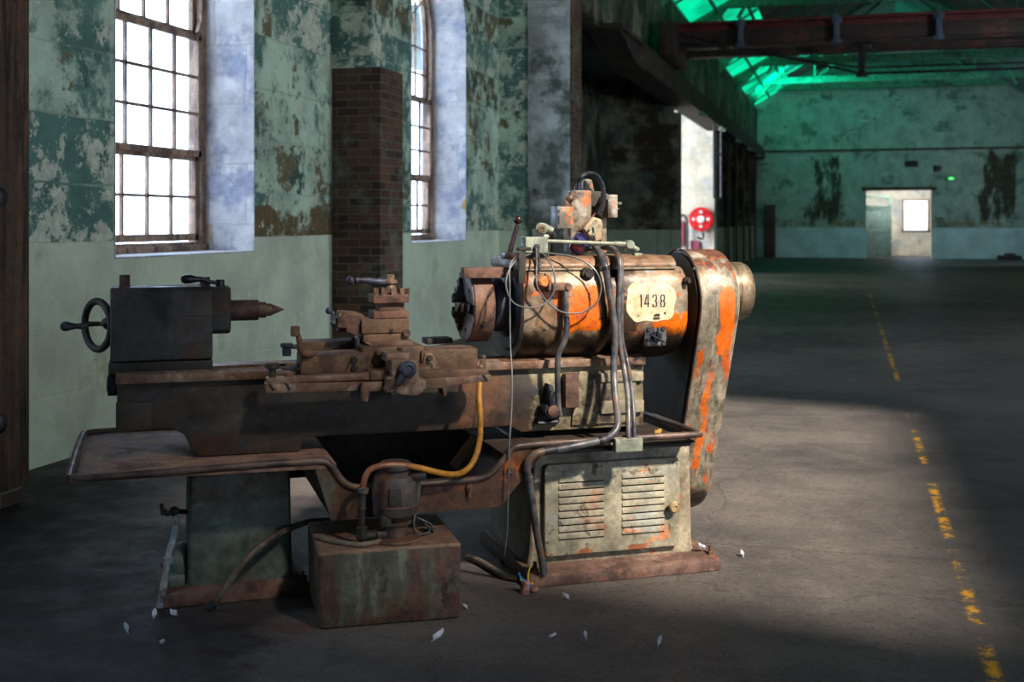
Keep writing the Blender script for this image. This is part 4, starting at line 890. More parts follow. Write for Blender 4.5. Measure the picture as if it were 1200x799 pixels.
P('top_bracket', MB().prism(polyv(((682.5, 223), (683, 212), (687, 209.5), (693, 211), (696, 224)), VB+.04), 'v', VB+.03, VB+.07, .005).prism(polyv(((685, 221), (685, 216), (694, 223)), VB+.03), 'v', VB+.026, VB+.031, 0), boxpaint, mcb)
hp = [L3(x, y, v) for x, y, v in ((677.5, 222, VB+.03), (678.5, 213, VB+.02), (683, 206.5, VB), (690, 203.5, VB-.01), (697, 204.5, VB-.02), (702.5, 210, VB-.03), (706.5, 219, VB-.04), (707.5, 230, VB-.05), (706, 242, VB-.06), (702, 253, VB-.07))]
P('corrugated_hose', MB().tube(hp, .0125, 14, 9, ribs=.80).cyl(L3(677.5, 224, VB+.03), L3(677.5, 217, VB+.03), .017, 14), rubber, mcb, 'black corrugated hose looping over the cabinet')
P('hose_clamp', MB().prism(polyv(((694, 254), (703, 257), (705, 262), (703, 281), (696, 283), (688, 275), (682, 268), (686, 262)), VB-.08), 'v', VB-.1, VB-.05, .006, 3), tanm, mcb)
P('clamp_rib', MB().tube([L3(690, 270, VB-.105), L3(699, 258, VB-.105)], .006, 8, 1).tube([L3(695, 276, VB-.105), L3(703, 264, VB-.105)], .006, 8, 1).tube([L3(696, 266, VB-.105), L3(698, 281, VB-.105)], .005, 8, 1), greybox, mcb)
P('guard_strip', MB().tube([L3(705, 235, VB-.02), L3(698, 250, VB-.03), L3(685, 264, VB-.06), L3(680, 270, VB-.07)], .0065, 8), paint('dark_red_strip', (84, 44, 42), [], .5, .1, .1), mcb)
A_ = L3(679.5, 283.5, -.06); dr = Vector((.42, -.35, .62)).normalized()
lh = P('lamp_head', MB().lathe([(.0, -.012), (.03, -.012), (.036, 0), (.040, .03), (.041, .06), (.036, .062), (.034, .045), (0, .04)], L3(675, 291, -.06), (L3(688, 276, -.11)-L3(675, 291, -.06)), 28), lampblue, label='glossy purple-blue lamp head tucked against the cabinet')
# conduits
k1 = [(684, 291, -.02), (692, 290.5, -.05), (699, 292, -.12), (704.5, 299, -.20), (709, 311, -.262), (711.5, 325, -.275), (714.5, 345, -.285), (718, 366, -.285), (720.5, 391, -.285), (719.5, 421, -.285), (719.5, 443, -.30), (721.7, 471, -.36), (724.2, 492, -.42), (722, 503, -.445), (715, 511, -.455), (704, 516, -.455), (680, 521, -.455), (657, 525.7, -.455), (639, 528.5, -.455), (627, 532, -.455), (619.5, 540, -.45), (617.5, 550, -.44), (620, 562, -.43), (624, 590, -.41), (629, 625, -.39), (635, 656, -.375), (637.5, 672, -.365)]
P('main_conduit', MB().tube([L3(*p) for p in k1], .0152, 14, 5), conduit, label='thick grey conduit running down from the lid to the base flange')
cl = MB()
for (x, y, v), (x2, y2, v2) in (((702, 516.8, -.455), (706, 515.6, -.455)), ((650, 526.8, -.455), (652, 526.4, -.455)), ((619.3, 557, -.432), (620, 561, -.43)), ((709.5, 313, -.266), (710.2, 317, -.27))):
    P('conduit_collar', MB().cyl(L3(x, y, v), L3(x2, y2, v2), .0185, 16, .001), blacksteel if x > 640 else conduit, COL.objects['main_conduit'])
P('rubber_sleeve', MB().tube([L3(638, 528.8, -.455), L3(650, 526.7, -.455)], .0172, 14, 1), rubber, COL.objects['main_conduit'])
k2 = [(700, 290, .0), (708, 289.5, -.03), (716, 290.5, -.12), (721.5, 294, -.19), (725.5, 304, -.25), (726.5, 320, -.27), (724.5, 357, -.28), (725.5, 395, -.28), (728, 415, -.285), (731.4, 432, -.30), (735.5, 462, -.37), (736.3, 485, -.42), (736.3, 513, -.455)]
P('thin_conduit', MB().tube([L3(*p) for p in k2], .0118, 12, 5), conduit)
k3 = [(708, 291, .02), (716, 291, -.04), (722, 295, -.15), (728, 305, -.24), (729, 330, -.265), (728.5, 365, -.268), (729, 396, -.27), (733, 415, -.27), (736, 428, -.29), (740, 454, -.36), (742.2, 480, -.42), (743.5, 513, -.455)]
P('thin_conduit', MB().tube([L3(*p) for p in k3], .0085, 12, 5), conduit)
# loose wire loops
w1 = [(624, 297, -.17), (606, 304, -.24), (596, 318, -.29), (593, 335, -.30), (600, 353, -.30), (615, 360, -.30), (634, 358, -.30), (647, 346, -.30), (650.5, 330, -.30), (647, 312, -.29), (638, 299, -.24), (630, 296, -.2)]
w2 = [(628.5, 291, -.21), (629, 310, -.27), (628.5, 330, -.30), (633, 343, -.30), (645, 357, -.30), (660, 366, -.305), (680, 366.5, -.305), (697, 357, -.305), (704, 342, -.305), (702.5, 326, -.305), (693, 312, -.29), (675, 302, -.26), (655, 298, -.22), (636, 296, -.19)]
P('wire_loop', MB().tube([L3(*p) for p in w1], .0038, 8, 5), silver, label='thin grey wire looped at the chuck end of the casing')
P('wire_loop', MB().tube([L3(*p) for p in w2], .0038, 8, 5), silver, label='thin grey wire looped across the orange paint')
w3 = [(607, 300, -.22), (598, 310, -.28), (597.5, 340, -.30), (598, 400, -.32), (600, 440, -.36), (599.5, 480, -.40), (597, 520, -.44), (596, 560, -.45), (595, 600, -.45), (594, 625, -.45), (591, 650, -.45)]
P('hanging_wire', MB().tube([L3(*p) for p in w3], .0032, 8, 5), silver, label='long bare wire hanging from the lid nearly to the floor')
# conduit lost under tray and behind
# underside legs glimpsed between
P('motor_mount', MB().box(.05, .55, .33, .52, .35, .54, .01), castdark)
# ------------------------------------------------------------------ coolant tank and pump
TO = LM @ Vector((-.648, -.38, 0)); trz = LRZ-R(2.5)
tank = empty('coolant_tank', TO, trz); tag(tank, 'rust-streaked rectangular coolant tank with a pump on top, in front of the lathe', 'coolant tank')
TI = (Matrix.Translation(TO) @ Matrix.Rotation(trz, 4, 'Z')).inverted() @ LM
def T(x, y, v): return TI @ L3(x, y, v)
TZt = .285
mb = MB().prism([(-.262, .0), (.262, 0), (.268, TZt), (-.268, TZt)], 'v', -.235, .235, .016, 3)
tk = MB().build; tb = mb.build('tank_body', tankm, tank)
c = T(463, 625, -.50); c.z = TZt
pb = MB().lathe([(.095, 0), (.1, .004), (.098, .012), (.06, .014)], c, (0, 0, 1), 36).build('pump_flange', rust, tank)
pm = MB().lathe([(.050, .01), (.048, .055), (.062, .062), (.064, .07), (.05, .075), (.06, .085), (.082, .10), (.086, .115), (.086, .225), (.080, .245), (.05, .262), (.052, .268), (.064, .272), (.066, .285), (.055, .296), (0, .300)], c, (0, 0, 1), 44).build('pump_motor', pumpm, tank); pm['label'] = 'round grey-brown pump motor'
MB().lathe([(.0865, 0), (.0875, .002), (.0875, .006), (.0865, .008)], c+Vector((0, 0, .13)), (0, 0, 1), 44, False).build('motor_band', rust, pm)
MB().box(-.022, .022, -.002, .01, -.03, .03, .001, m=Matrix.Translation(c+Vector((-.012, -.0865, .18)))).build('motor_plate', castdark, pm)
MB().box(-.02, .02, -.004, .01, -.02, .02, .003, m=Matrix.Translation(c+Vector((-.045, -.065, .085)))).build('motor_foot', castdark, pm)
tbx = MB().box(-.018, .05, -.03, .03, -.012, .012, .004, m=Matrix.Translation(c+Vector((.06, -.03, .245)))).build('terminal_cover', blacksteel, pm)
# outlet pipe and hose
x0 = T(423, 618, -.55); 
el = [c+Vector((-.05, -.02, .03)), c+Vector((-.09, -.03, .032)), Vector((T(424, 620, -.55).x, T(424, 620, -.55).y, TZt+.035)), ]
MB().cyl(c+Vector((-.04, -.02, .03)), c+Vector((-.085, -.035, .03)), .024, 16).cyl(c+Vector((-.085, -.035, .03)), el[2], .019, 14).sph(el[2], .023).cyl(el[2], el[2]+Vector((0, 0, .04)), .022, 14).cyl(el[2]+Vector((0, 0, .04)), T(425, 575, -.55), .013, 14).cyl(T(424.5, 597, -.55), T(424.5, 594, -.55), .016, 14).build('outlet_pipe', castdark, tank)
MB().cyl(T(425, 578, -.55), T(425.5, 571, -.55), .021, 16, .003).build('hose_clip', conduit, tank)
hz = [T(*p) for p in ((425.3, 574, -.55), (427, 562, -.55), (432, 552, -.55), (441, 547, -.55), (455, 545, -.55), (475, 545.5, -.545), (495, 549, -.53), (515, 554, -.51), (530, 556, -.49), (542, 553.5, -.47), (552, 545, -.45), (559, 530, -.43), (562.5, 512, -.41), (563, 490, -.39), (561.5, 465, -.36), (562, 449, -.33))]
hh_ = MB().tube(hz, .0118, 14, 5).build('coolant_hose', hosey, tank); hh_['label'] = 'coolant hose, brown by the pump and yellow where it rises to the carriage'
wr_ = [[(489, 556, -.50), (490, 575, -.50), (489, 590, -.50), (486, 605, -.50), (484, 618, -.50), (488, 628, -.5), (497, 630, -.48), (507, 625, -.46), (506, 615, -.43), (495, 609, -.41), (488, 606, -.42)],
       [(491.5, 556, -.50), (491.5, 578, -.50), (487, 600, -.50), (485, 614, -.51), (489, 625, -.51), (499, 628, -.49), (504, 620, -.46), (498, 613, -.43)], [(437, 596, -.55), (436, 575, -.55), (438, 560, -.55), (447, 552, -.55)]]
for k, w_ in enumerate(wr_):
    q_ = [T(*p) for p in w_]
    for p in q_:
        if p.z < TZt+.006 or False: p.z = TZt+.006+.004*k
    MB().tube(q_, .0032, 8, 5).build('pump_wire', silver if k < 2 else blacksteel, tank)
q_ = [T(*p) for p in ((492, 609, -.42), (500, 611, -.41), (509, 618, -.43), (503, 622, -.44), (497, 616, -.43), (499, 624, -.45), (508, 626, -.47))]
for p in q_: p.z = TZt+.008
MB().tube(q_, .0045, 8, 5).build('pump_cable', blacksteel, tank)
q_ = [T(*p) for p in ((372, 612, -.42), (390, 618, -.50), (408, 624, -.55), (424, 628, -.58), (446, 627, -.55))]
for p in q_: p.z = TZt+.010
MB().tube(q_, .010, 10, 5).build('feed_cable', hosedusty, tank)
# ------------------------------------------------------------------ loose things on the floor
p_ = [(246, 716, .0), (252, 708, .02), (268, 684, .07), (290, 653, .15), (315, 632, .2), (340, 619, .24), (362, 611, .27)]
pts = [LM @ Vector((*L3(x, y, v).xy, max(L3(x, y, v).z, 0.0))) for x, y, v in [(246, 716, -.27), (253, 707, -.27), (268, 684, -.30), (290, 653, -.32), (315, 632, -.26), (340, 619, -.17), (362, 611, -.08), (385, 610, .0)]]
pts[0].z = .014; pts[1].z = max(.02, pts[1].z)
base = pts[0].copy(); base.z = 0
cb = empty('rubber_hose', base); tag(cb, 'dusty rubber hose slanting from the floor up behind the coolant tank', 'hose')
MB().tube([p-base for p in pts], .0125, 12, 6).build('hose_body', hosedusty, cb)
MB().cyl(pts[0]-base-Vector((.012, .006, .0)), pts[1]-base, .0165, 14).build('hose_end', rubber, cb)
fl = [G(x, y) for x, y in ((548, 657), (562, 662), (577, 671), (591, 679), (607, 682), (622, 676), (600, 664), (583, 662))]
bb = fl[0].copy(); fc = MB().tube([p-bb+Vector((0, 0, .016)) for p in fl[:5]], .015, 10, 6).build('floor_cable', hosedusty, None, loc=bb)
tag(fc, 'grey-brown cable lying on the floor between the tank and the cabinet', 'cable')
fl = [G(x, y) for x, y in ((587, 661), (600, 662), (610, 664), (620, 668))]
bb = fl[0].copy(); fc = MB().tube([p-bb+Vector((0, 0, .012)) for p in fl], .011, 10, 6).build('floor_cable', hosedusty, None, loc=bb)
tag(fc, 'short dusty cable end at the left foot of the cabinet', 'cable')
wb = G(615, 695); lw = empty('cut_wires', wb); tag(lw, 'cut blue and yellow wire ends sticking up from the floor by the cabinet', 'wires')
def wp(l): 
    yc = F*CAMZ/(695-HOR); return [W((x-600)/F*yc, yc, max(.004, CAMZ-(y-HOR)/F*yc))-wb for x, y in l]
MB().tube(wp([(622, 689), (621, 684), (615, 681), (609, 675), (608, 671)]), .005, 8).build('blue_wire', bluew, lw)
MB().tube(wp([(625, 683), (620, 684), (613, 681), (609, 677.5)]), .0035, 8).build('yellow_wire', yelw, lw)
MB().tube(wp([(618.5, 675), (620, 668), (622, 662)]), .0028, 8).build('yellow_wire', yelw, lw)
MB().tube(wp([(618.5, 675), (619, 682), (620, 688)]), .0028, 8).build('yellow_wire', yelw, lw)
MB().cyl((0, 0, 0), (.004, 0, .05), .019, 14).sph((.03, .02, .012), .018, (1.4, 1, .7)).build('conduit_stub', paint('pinkish_stub', (176, 132, 116), [((90, 60, 52), 30, .55, .08)], .7, 0, .3), lw)
g = LM @ Vector((L3(771, 500, -.22).x, -.22, .573)); o = MB().box(-.013, .013, -.01, .01, 0, .018, .004).box(-.002, .016, -.004, .01, .012, .024, .003).build('foam_scrap', paint('yellow_foam', (190, 150, 70), [], .8, 0, .2), None, loc=g)
tag(o, 'tiny yellow scrap lying on the dirty pan beside the belt housing', 'scrap')
# feathers and plaster crumbs
fe = [(514, 750, 1.5, 'largest white feather, on the floor in front of the coolant tank'), (773, 756, .9, 'white feather on the floor, the nearest to the camera in front of the cabinet'),
      (648, 748, .8, 'small white feather left of its twin in front of the cabinet'), (686, 749, .8, 'small white feather right of its twin in front of the cabinet'),
      (181, 724, 1.2, 'white feather just below the foot of the drain pipe'), (203, 723, 1.1, 'curled white feather right beside the one below the drain pipe'), (190, 757, 1.1, 'bluish-white feather lying alone, lowest on the left'), (148, 741, 1.0, 'faint feather standing on edge, leftmost on the floor'),
      (870, 652, 1.0, 'white feather on the sunlit floor right of the belt housing'), (663, 703, .9, 'pale curled feather just in front of the base flange'), (808, 649, 1.4, 'white tuft of down at the right corner of the base flange'), (545, 714, .6, 'tiny white crumb at the right foot of the coolant tank')]
for i, (x, y, s_, lab) in enumerate(fe):
    g = G(x, y); rnd = random.Random(i); ln_ = .0145*s_; mb = MB(); bm = mb.bm
    rws = []
    for k in range(9):
        t = k/8; w_ = ln_*.55*math.sin(math.pi*min(1, t*.92+.08))**.7; xx = ln_*(t*2-1); zz = .004+.014*s_*t*t
        rws.append([bm.verts.new((xx, w_*q, zz+.016*s_*(q*q)*(1 if i % 2 else .6))) for q in (-1, -.5, 0, .5, 1)])
    for a_, b_ in zip(rws, rws[1:]):
        for j in range(4): bm.faces.new((a_[j], b_[j], b_[j+1], a_[j+1]))
    rr_ = bmesh.ops.extrude_face_region(bm, geom=bm.faces[:]); bmesh.ops.translate(bm, verts=[q for q in rr_['geom'] if isinstance(q, bmesh.types.BMVert)], vec=(0, 0, .0012))
    bmesh.ops.recalc_face_normals(bm, faces=bm.faces)
    mb.tube([(-ln_*1.5, 0, .002), (-ln_, 0, .004), (ln_*.6, 0, .012)], .0008, 6, 2)
    if i == 10: g = LM @ Vector((.765, -.30, 0)); g.z = .078
    o = mb.build('feather', featherm, None, loc=g, rot=(0, 0, (rnd.uniform(0, 6.28)+.5) if i else .9)); tag(o, lab, 'feather', 'white feathers scattered on the floor')
# ---- right wall (set back near the camera, closer in at the far end) with low windows
RX = 8.6
HW = [(-9.5, -7.3, 1.0, 3.4), (-6.0, -3.4, .8, 3.9), (-3.0, -.4, .8, 3.9), (.1, 2.7, .8, 3.9)]
def right_wall():
    bs = []; cur = -14
    for a, b, z0, z1 in HW:
        bs += [(RX, RX+.35, cur, a, 0, 5.5), (RX, RX+.35, a, b, 0, z0), (RX, RX+.35, a, b, z1, 5.5)]; cur = b
    bs.append((RX, RX+.35, cur, 40, 0, 5.5)); return bs
boxes('wall_right', right_wall(), paleplast)
boxes('wall_right_far', [(6.9, 7.2, 40, 50.4, 0, 6.3), (6.9, 8.9, 39.8, 40, 0, 6.3)], farm_)
for i, (a, b, z0, z1) in enumerate(HW):
    r = empty('window_%d' % (7+i), (RX+.2, (a+b)/2, z0), kind='structure'); h = (b-a)/2; mb = MB()
    for q in ((-h, -h+.06, 0, z1-z0), (h-.06, h, 0, z1-z0), (-h, h, 0, .06), (-h, h, z1-z0-.06, z1-z0), (-h, h, 1.17, 1.21), (-.02, .02, 0, z1-z0)): mb.box(-.03, .03, *q, .004)
    mb.build('window_frame', woodm, r)
    MB().box(-.004, .004, -h, h, 0, z1-z0, 0).build('pane', glassmat('side_pane', (LOWW,)*3), r)
boxes('wall_back', [(-5.3, 9, -14.3, -14, 0, 9.5)], darkpl)
# roof: two boarded slopes; green translucent sheets along the left eave beyond the crane
EV, RD, XR = 6.08, 9.2, 1.7
def slope(x0, z0, x1, z1, y0, y1, t=.05):
    return [(x0, z0), (x1, z1), (x1, z1+t), (x0, z0+t)], y0, y1
def sloped(name, lst, m, **k):
    mb = MB()
    for poly, y0, y1 in lst:
        bm = mb.bm; A = [bm.verts.new((x, y0, z)) for x, z in poly]; B = [bm.verts.new((x, y1, z)) for x, z in poly]
        f = [bm.faces.new(A), bm.faces.new(B[::-1])]+[bm.faces.new((A[i], B[i], B[(i+1) % 4], A[(i+1) % 4])) for i in range(4)]
        bmesh.ops.recalc_face_normals(bm, faces=f)
    return mb
kz = (RD-EV)/(XR+3.9)
greensheet = NT('green_translucent_sheet'); _co = greensheet.coord('World')
greensheet.b.inputs['Base Color'].default_value = lin((20, 150, 120)); greensheet.b.inputs['Emission Color'].default_value = lin((0, 226, 162))
greensheet.l(greensheet.math('MULTIPLY', greensheet.mapr(greensheet.noise(_co, .8, 5), .35, .65, .35, 1.3), 1.0), greensheet.b.inputs['Emission Strength'])
def zr(x): return RD-(x-XR)*kz
OX0, OX1, OX2, OY0, OY1, OY2 = 3.95, 5.3, 6.35, -.15, .72, 6.1  # unseen openings, cut and tinted to shape the sun on lathe and floor
def rs_(x0, x1, y0, y1, t=.05): return slope(x0, zr(x0), x1, zr(x1), y0, y1, t)
ROOFR = [rs_(XR, 8.95, -14, OY0), rs_(XR, 8.95, OY2, 50.3), rs_(XR, OX0, OY0, OY2), rs_(OX2, 8.95, OY0, OY2), rs_(OX1, OX2, OY0, OY1)]
sk = sloped('', [rs_(OX0, OX2, OY1+.06, OY2, .008)], None).build('ceiling_skylight', glassmat('skylight_glass', (SKYT,)*3), None, False); sk['kind'] = 'structure'
sk = sloped('', [rs_(OX0, OX1, OY0, OY1-.06, .008)], None).build('ceiling_dimmed_skylight', glassmat('dimmed_skylight_glass', (SKYD,)*3), None, False); sk['kind'] = 'structure'  # pane tinted to dim the sun on the carriage
struct('ceiling_skylight_bar', sloped('', [rs_(OX0, OX2, OY1-.06, OY1+.06, .09)], None), woodm)
struct('ceiling', sloped('', [slope(-5.4, EV+.3-1.2, -3.9, EV+.02, -14, 16.9), slope(-3.9, EV, XR, RD, -14, 20), slope(-3.9+1.7, EV+1.7*kz, XR, RD, 20, 50.3), *ROOFR], roofm), roofm)
gs = sloped('', [slope(-3.9, EV, -3.9+1.7, EV+1.7*kz, 20, 50.3, .03)], None).build('ceiling_green_sheets', greensheet.m, None, False); gs['kind'] = 'structure'
greensteel = paint('green_lit_steel', (84, 160, 132), [((50, 96, 84), 1.2, .6, .08)], .5, .1, .1, kind='World')  # green of the roof light put into the steel colour
pu = MB()
for k in range(3):
    x = -3.6+.62*k; pu.box(x-.03, x+.03, 20, 50, zr(x)*0+EV+(x+3.9)*kz-.10, EV+(x+3.9)*kz-.01, 0)
for k in range(11):
    y = 20.4+2.8*k; bm = pu.bm; P_ = [(-3.9, EV-.07), (-2.2, EV+1.7*kz-.07), (-2.2, EV+1.7*kz-.01), (-3.9, EV-.01)]; pu.prism(P_, 'v', y-.03, y+.03, 0)
struct('trim_purlins', pu, greensteel)
struct('wall_far_gable', MB().prism([(-3.9, 6.86), (7.3, 6.86), (1.7, 9.3)], 'v', 50.02, 50.4, 0), farm_)
for i, y in enumerate((23.6, 29.2, 34.8, 40.4, 46.0)):
    t = empty('roof_truss', (XR, y, EV))
    tag(t, 'green-lit steel roof truss, %s beyond the crane' % ('first', 'second', 'third', 'fourth', 'farthest')[i], 'truss', 'roof trusses')
    mb = MB().box(-5.55, 5.55, -.08, .08, .55, .80, .01); mb.build('bottom_chord', greensteel, t)
    for sg in (-1, 1):
        mb = MB().prism([(sg*5.55, .0), (sg*5.55, .14), (0, RD-EV-.04), (0, RD-EV-.2)], 'v', -.07, .07, 0)
        mb.build('rafter', greensteel, t)
        g = MB(); zz = .02
        for k, (x, w) in enumerate(((5.3, .2), (4.75, .1), (4.2, .08))):
            g.tube([(sg*x, 0, -.25 if k == 0 else .3), (sg*(x-.35), 0, .9)], .05, 8, 1)
        g.prism([(sg*5.6, -.55), (sg*5.35, -.5), (sg*4.7, .2), (sg*4.4, .6), (sg*5.6, .6)], 'v', -.03, .03, 0)
        g.build('gusset_brace', greensteel, t)
        for x in (2.8,):
            MB().tube([(sg*x, 0, .7), (sg*.2, 0, RD-EV-.3)], .05, 8, 1).tube([(sg*x, 0, .7), (sg*x, 0, RD-EV-x*kz-.1)], .05, 8, 1).build('strut', greensteel, t)
struct('trim_far_ledge', MB().box(-8.4, 6.9, 49.86, 50.02, 4.30, 4.37, .01), postm)
struct('trim_tie_beam', MB().box(-3.9, 7.3, 49.3, 49.9, 6.75, 7.55, .02), greensteel)
# ---- the travelling crane
cr = empty('bridge_crane', (1.9, 22.6, 4.5)); tag(cr, 'dark red travelling bridge crane spanning the hall under the roof', 'crane')
def girder(y, nm):
    o = MB().box(-5.0, 4.9, y-.02, y+.02, .18, .58, .004).box(-5.0, 4.9, y-.16, y+.16, .14, .18, .004).build(nm, crane_dk, cr)
    MB().box(-5.0, 4.9, y-.17, y+.17, .565, .615, .006).box(-5.0, 4.9, y-.03, y-.02, .47, .565, .002).build('top_flange', crane_red, o)
    return o
g1 = girder(-.6, 'girder'); g2 = girder(.6, 'girder')
for x in (-3.72, -2.05, -.35, 1.65, 3.4):
    MB().box(x-.05, x+.05, -.82, -.72, .12, .62, .01).box(x-.09, x+.09, -.8, -.74, .12, .2, .006).box(x-.09, x+.09, -.8, -.74, .5, .6, .006).box(x-.012, x+.012, -.8, -.77, .6, .78, .002).build('bracket', crane_bl, g1)
for x in (-5.0, 4.75):
    MB().box(x-.16, x+.16, -1.1, 1.1, -.02, .6, .02).build('end_carriage', crane_dk, cr)
for x in (-1.62, 1.9):
    MB().box(x-.16, x+.16, -.66, -.54, .06, .14, .01).box(x-.06, x+.06, -.65, -.55, -.42, .08, .01).box(x-.1, x+.1, -.67, -.53, -.46, -.40, .01).build('queen_post', blacksteel, cr)
mb = MB()
for dy in (-.63, -.57):
    mb.tube([(-5.0, dy, .45), (-1.62, dy, -.40), (1.9, dy, -.40), (5.0, dy, .45)], .018, 6, 1)
    mb.tube([(-5.0, dy+.0, .30), (-1.62, dy, -.30), (1.9, dy, -.30), (5.0, dy, .3)], .012, 6, 1)
mb.build('tie_rod', blacksteel, cr)
mb = MB().box(2.3, 4.9, -.65, .65, .62, .70, .01)
for x in (2.7, 3.4, 4.2): mb.cyl((x, -.5, .82), (x, .5, .82), .14, 20)
mb.tube([(2.4, -.6, .7), (2.7, -.6, 1.1), (3.3, -.6, 1.1)], .02, 6, 1)
mb.build('hoist_trolley', blacksteel, cr)
# ---- things at the far end
hr = empty('wall_mounted_hose_reel', (-3.87, 33.36, 1.54)); tag(hr, 'round red fire hose reel mounted on the bright pale wall beyond the lathe', 'hose reel')
mb = MB().lathe([(.0, 0), (.335, 0), (.335, .03), (.30, .035), (.30, .02), (.1, .02)], (0, 0, 0), (0, -1, 0), 40); mb.build('front_disc', redm, hr)
MB().lathe([(.0, 0), (.335, 0), (.335, .03), (.0, .03)], (0, .16, 0), (0, -1, 0), 40).build('back_disc', redm, hr)
MB().lathe([(.27, 0), (.27, .12)], (0, .14, 0), (0, -1, 0), 32).build('hose_coil', rubber, hr)
MB().cyl((0, -.02, 0), (0, -.07, 0), .105, 28).build('hub', whitem, hr)
mb = MB()
for k in range(4):
    a = R(45+90*k)*1 + R(45)
    mb.lathe([(.045, 0), (.045, .008), (0, .009)], (.2*math.cos(a), -.022, .2*math.sin(a)), (0, -1, 0), 14)
mb.build('disc_hole', whitem, hr)
MB().tube([(0, .05, -.25), (.06, .02, -.42), (.05, -.02, -.55), (-.1, 0, -.5)], .025, 8).box(-.05, .05, .1, .22, -.1, .1, .01).build('hose_guide', blacksteel, hr)
MB().tube([(-.62, .1, .05), (-.5, .05, .12), (-.40, .02, 0), (-.37, .02, -.3), (-.38, .02, -.9)], .035, 10).build('hose', rubber, hr)
MB().box(-.62, -.48, .12, .2, -.75, -.05, .02).box(-.3, -.05, .14, .2, -1.1, -.6, .02).build('backing_plate', flat('reel_pink_plate', (150, 70, 96)), hr)
pn = MB().box(-.23, .23, -.03, .03, 0, 2.15, .01).box(-.2, .2, -.045, -.03, .1, 2.05, .004).build('panel', brownp, None, loc=(-2.97, 49.6, 0)); pn.name = 'steel_locker_panel'
tag(pn, 'narrow brown upright panel standing against the far wall in the corner', 'panel')
ex = empty('exit_sign', (4.0, 49.95, 3.16)); tag(ex, 'small lit green exit sign above and beside the far doorway', 'sign')
MB().box(-.16, .16, -.05, .0, -.09, .09, .01).build('housing', flat('sign_case', (40, 60, 45)), ex)
sg_ = flat('lit_sign_green', (40, 180, 70), .5, (30, 200, 80), 1.0)
mb = MB().box(-.13, .13, -.055, -.05, -.065, .065, 0).build('face', sg_, ex)
mb = MB().box(-.05, -.03, -.058, -.055, -.04, .03, 0).sph((-.02, -.058, .04), .012).prism([(-.03, .0), (.03, .02), (.03, .0), (-.03, -.02)], 'v', -.058, -.056, 0).prism([(.0, -.045), (.05, -.045), (.05, .045), (.035, .045), (.035, -.03), (0, -.03)], 'v', -.058, -.056, 0)
mb.build('pictogram', flat('sign_white', (210, 255, 220), .5, (200, 255, 210), 1.0), ex)
for k, (x, z, w) in enumerate(((2.52, 3.75, .5), (3.5, 3.55, .3))):
    v = MB().box(x-w/2, x+w/2, 49.93, 50.0, z-.12, z+.12, .01)
    for q in range(4): v.box(x-w/2+.02, x+w/2-.02, 49.91, 49.94, z-.09+.05*q, z-.075+.05*q, 0)
    o = v.build('wall_vent', blacksteel); tag(o, ('dark rectangular wall vent above the far doorway', 'small square plate on the far wall above the exit sign')[k], 'vent')
o = MB().box(5.65, 6.5, 49.2, 49.7, 0, .16, .03).box(5.9, 6.3, 49.3, 49.6, .16, .24, .03).build('floor_plinth', castdark)
tag(o, 'low dark block on the floor against the far wall on the right', 'block')
pf = empty('pipe_frame', (-3.25, 31.5, 2.1)); tag(pf, 'thin dark pipe frame hanging from the rail beam beside the arcade', 'frame')
MB().tube([(0, -.6, 1.9), (0, -.6, 0)], .03, 8, 1).build('upright', blacksteel, pf); MB().tube([(0, 1.2, 1.9), (0, 1.2, 0)], .03, 8, 1).build('upright', blacksteel, pf)
MB().tube([(0, -.6, 0), (0, 1.2, 0)], .03, 8, 1).tube([(0, -.6, 1.2), (0, 1.2, 1.2)], .025, 8, 1).build('rung', blacksteel, pf)
for i, y in enumerate((27.2, 31.6, 36.5, 41, 45)):
    o = MB().box(-3.2, -3.1, y-.05, y+.05, 3.86, 3.97, .01).cyl((-3.1, y, 3.9), (-3.02, y, 3.86), .05, 12).build('rail_lamp', greybox)
    tag(o, 'small grey lamp fixed under the rail beam, %s from the crane' % ('first', 'second', 'third', 'fourth', 'fifth')[i], 'lamp', 'lamps along the rail beam')
# ---- light
wd = bpy.data.worlds.new('sky'); SC.world = wd; wd.use_nodes = True
bg = wd.node_tree.nodes['Background']; bg.inputs[0].default_value = (.64, .79, 1.0, 1); bg.inputs[1].default_value = SKY
def area(name, loc, d, sx, sy, e, col, portal=False):
    l = bpy.data.lights.new(name, 'AREA'); l.shape = 'RECTANGLE'; l.size = sx; l.size_y = sy; l.energy = e; l.color = col
    l.cycles.is_portal = portal
    o = bpy.data.objects.new(name, l); COL.objects.link(o); o.location = loc
    o.rotation_euler = Vector(d).to_track_quat('-Z', 'Y').to_euler(); return o
for i, (a, b) in enumerate(WINS):
    area('window_portal', (WB-.03, (a+b)/2, (SILL+4.9)/2), (1, 0, 0), b-a, 4.9-SILL, 1, (1, 1, 1), True)
for i, (a, b, z0, z1) in enumerate(HW):
    area('side_window_portal', (RX+.3, (a+b)/2, (z0+z1)/2), (-1, 0, 0), b-a, z1-z0, 1, (1, 1, 1), True)
area('skylight_portal', ((OX0+OX2)/2+.05, (OY0+OY2)/2, zr((OX0+OX2)/2)+.15), (-kz, 0, -1), OX2-OX0+.3, OY2-OY0, 1, (1, 1, 1), True)
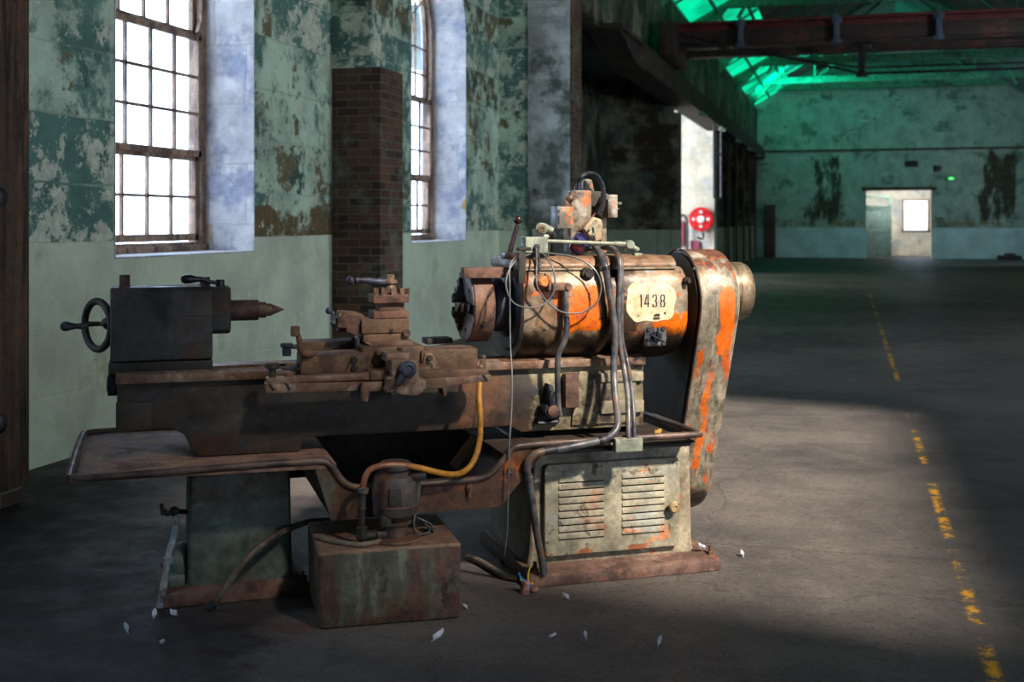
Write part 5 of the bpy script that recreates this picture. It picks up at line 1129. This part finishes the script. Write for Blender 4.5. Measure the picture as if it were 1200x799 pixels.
area('far_aisle_fill', (-7.9, 42, 2.4), (1, .75, 0), 6, 3.4, FARA, (.62, .8, 1))  # added blue fill for the far wall, inside a closed aisle
area('aisle_daylight', (-7.9, 30, 2.6), (1, .8, -.1), 4.5, 4, AISLE, (.93, .96, 1))
area('back_room_daylight', (2.0, 50.75, 3.3), (0, .85, -.5), 2.4, .4, ROOM, (1, .97, .9))
area('far_right_fill', (6.6, 43.5, 3.0), (-1, .85, 0), 3, 2.6, FARB, (.72, .86, 1))  # added fill for the far wall; no window stands here
area('middle_fill', (8.3, 12.5, 2.6), (-1, .55, .05), 2.6, 2.6, MIDFILL, (.85, .93, 1))  # added fill for the dark cross wall, set before a solid wall
area('green_rooflight', (-2.7, 45, 6.6), (.6, .7, .45), 5, .7, GREEN, (0, 1, .68))
sn = bpy.data.lights.new('low_sun', 'SUN'); sn.energy = SUN; sn.color = (1, .87, .73); sn.angle = R(3.5)
so = bpy.data.objects.new('low_sun', sn); COL.objects.link(so); so.location = (20, -8, 14)
az = R(42); el = R(SUNEL)
sc_ = (math.sin(az), -math.cos(az)); sx, sy = sc_[0]*CP-sc_[1]*SP, sc_[0]*SP+sc_[1]*CP
so.rotation_euler = Vector((-sx*math.cos(el), -sy*math.cos(el), -math.sin(el))).to_track_quat('-Z', 'Y').to_euler()
# ---- camera
cam = bpy.data.cameras.new('camera'); co_ = bpy.data.objects.new('camera', cam); COL.objects.link(co_); SC.camera = co_
co_.location = (0, 0, CAMZ); co_.rotation_euler = (R(90), 0, PSI)
cam.sensor_width = 36; cam.lens = 36*F/1200; cam.shift_y = -(399.5-HOR)/1200; cam.clip_end = 200; cam.clip_start = .05
cam.dof.use_dof = True; cam.dof.focus_distance = 5.1; cam.dof.aperture_fstop = 3.2
SC.view_settings.view_transform = 'Standard'; SC.view_settings.look = 'None'; SC.view_settings.gamma = 1
SC.view_settings.use_curve_mapping = False; SC.view_settings.exposure = EXPO
SC.cycles.use_denoising = True; SC.cycles.max_bounces = 8; SC.cycles.diffuse_bounces = 4; SC.cycles.sample_clamp_indirect = 4
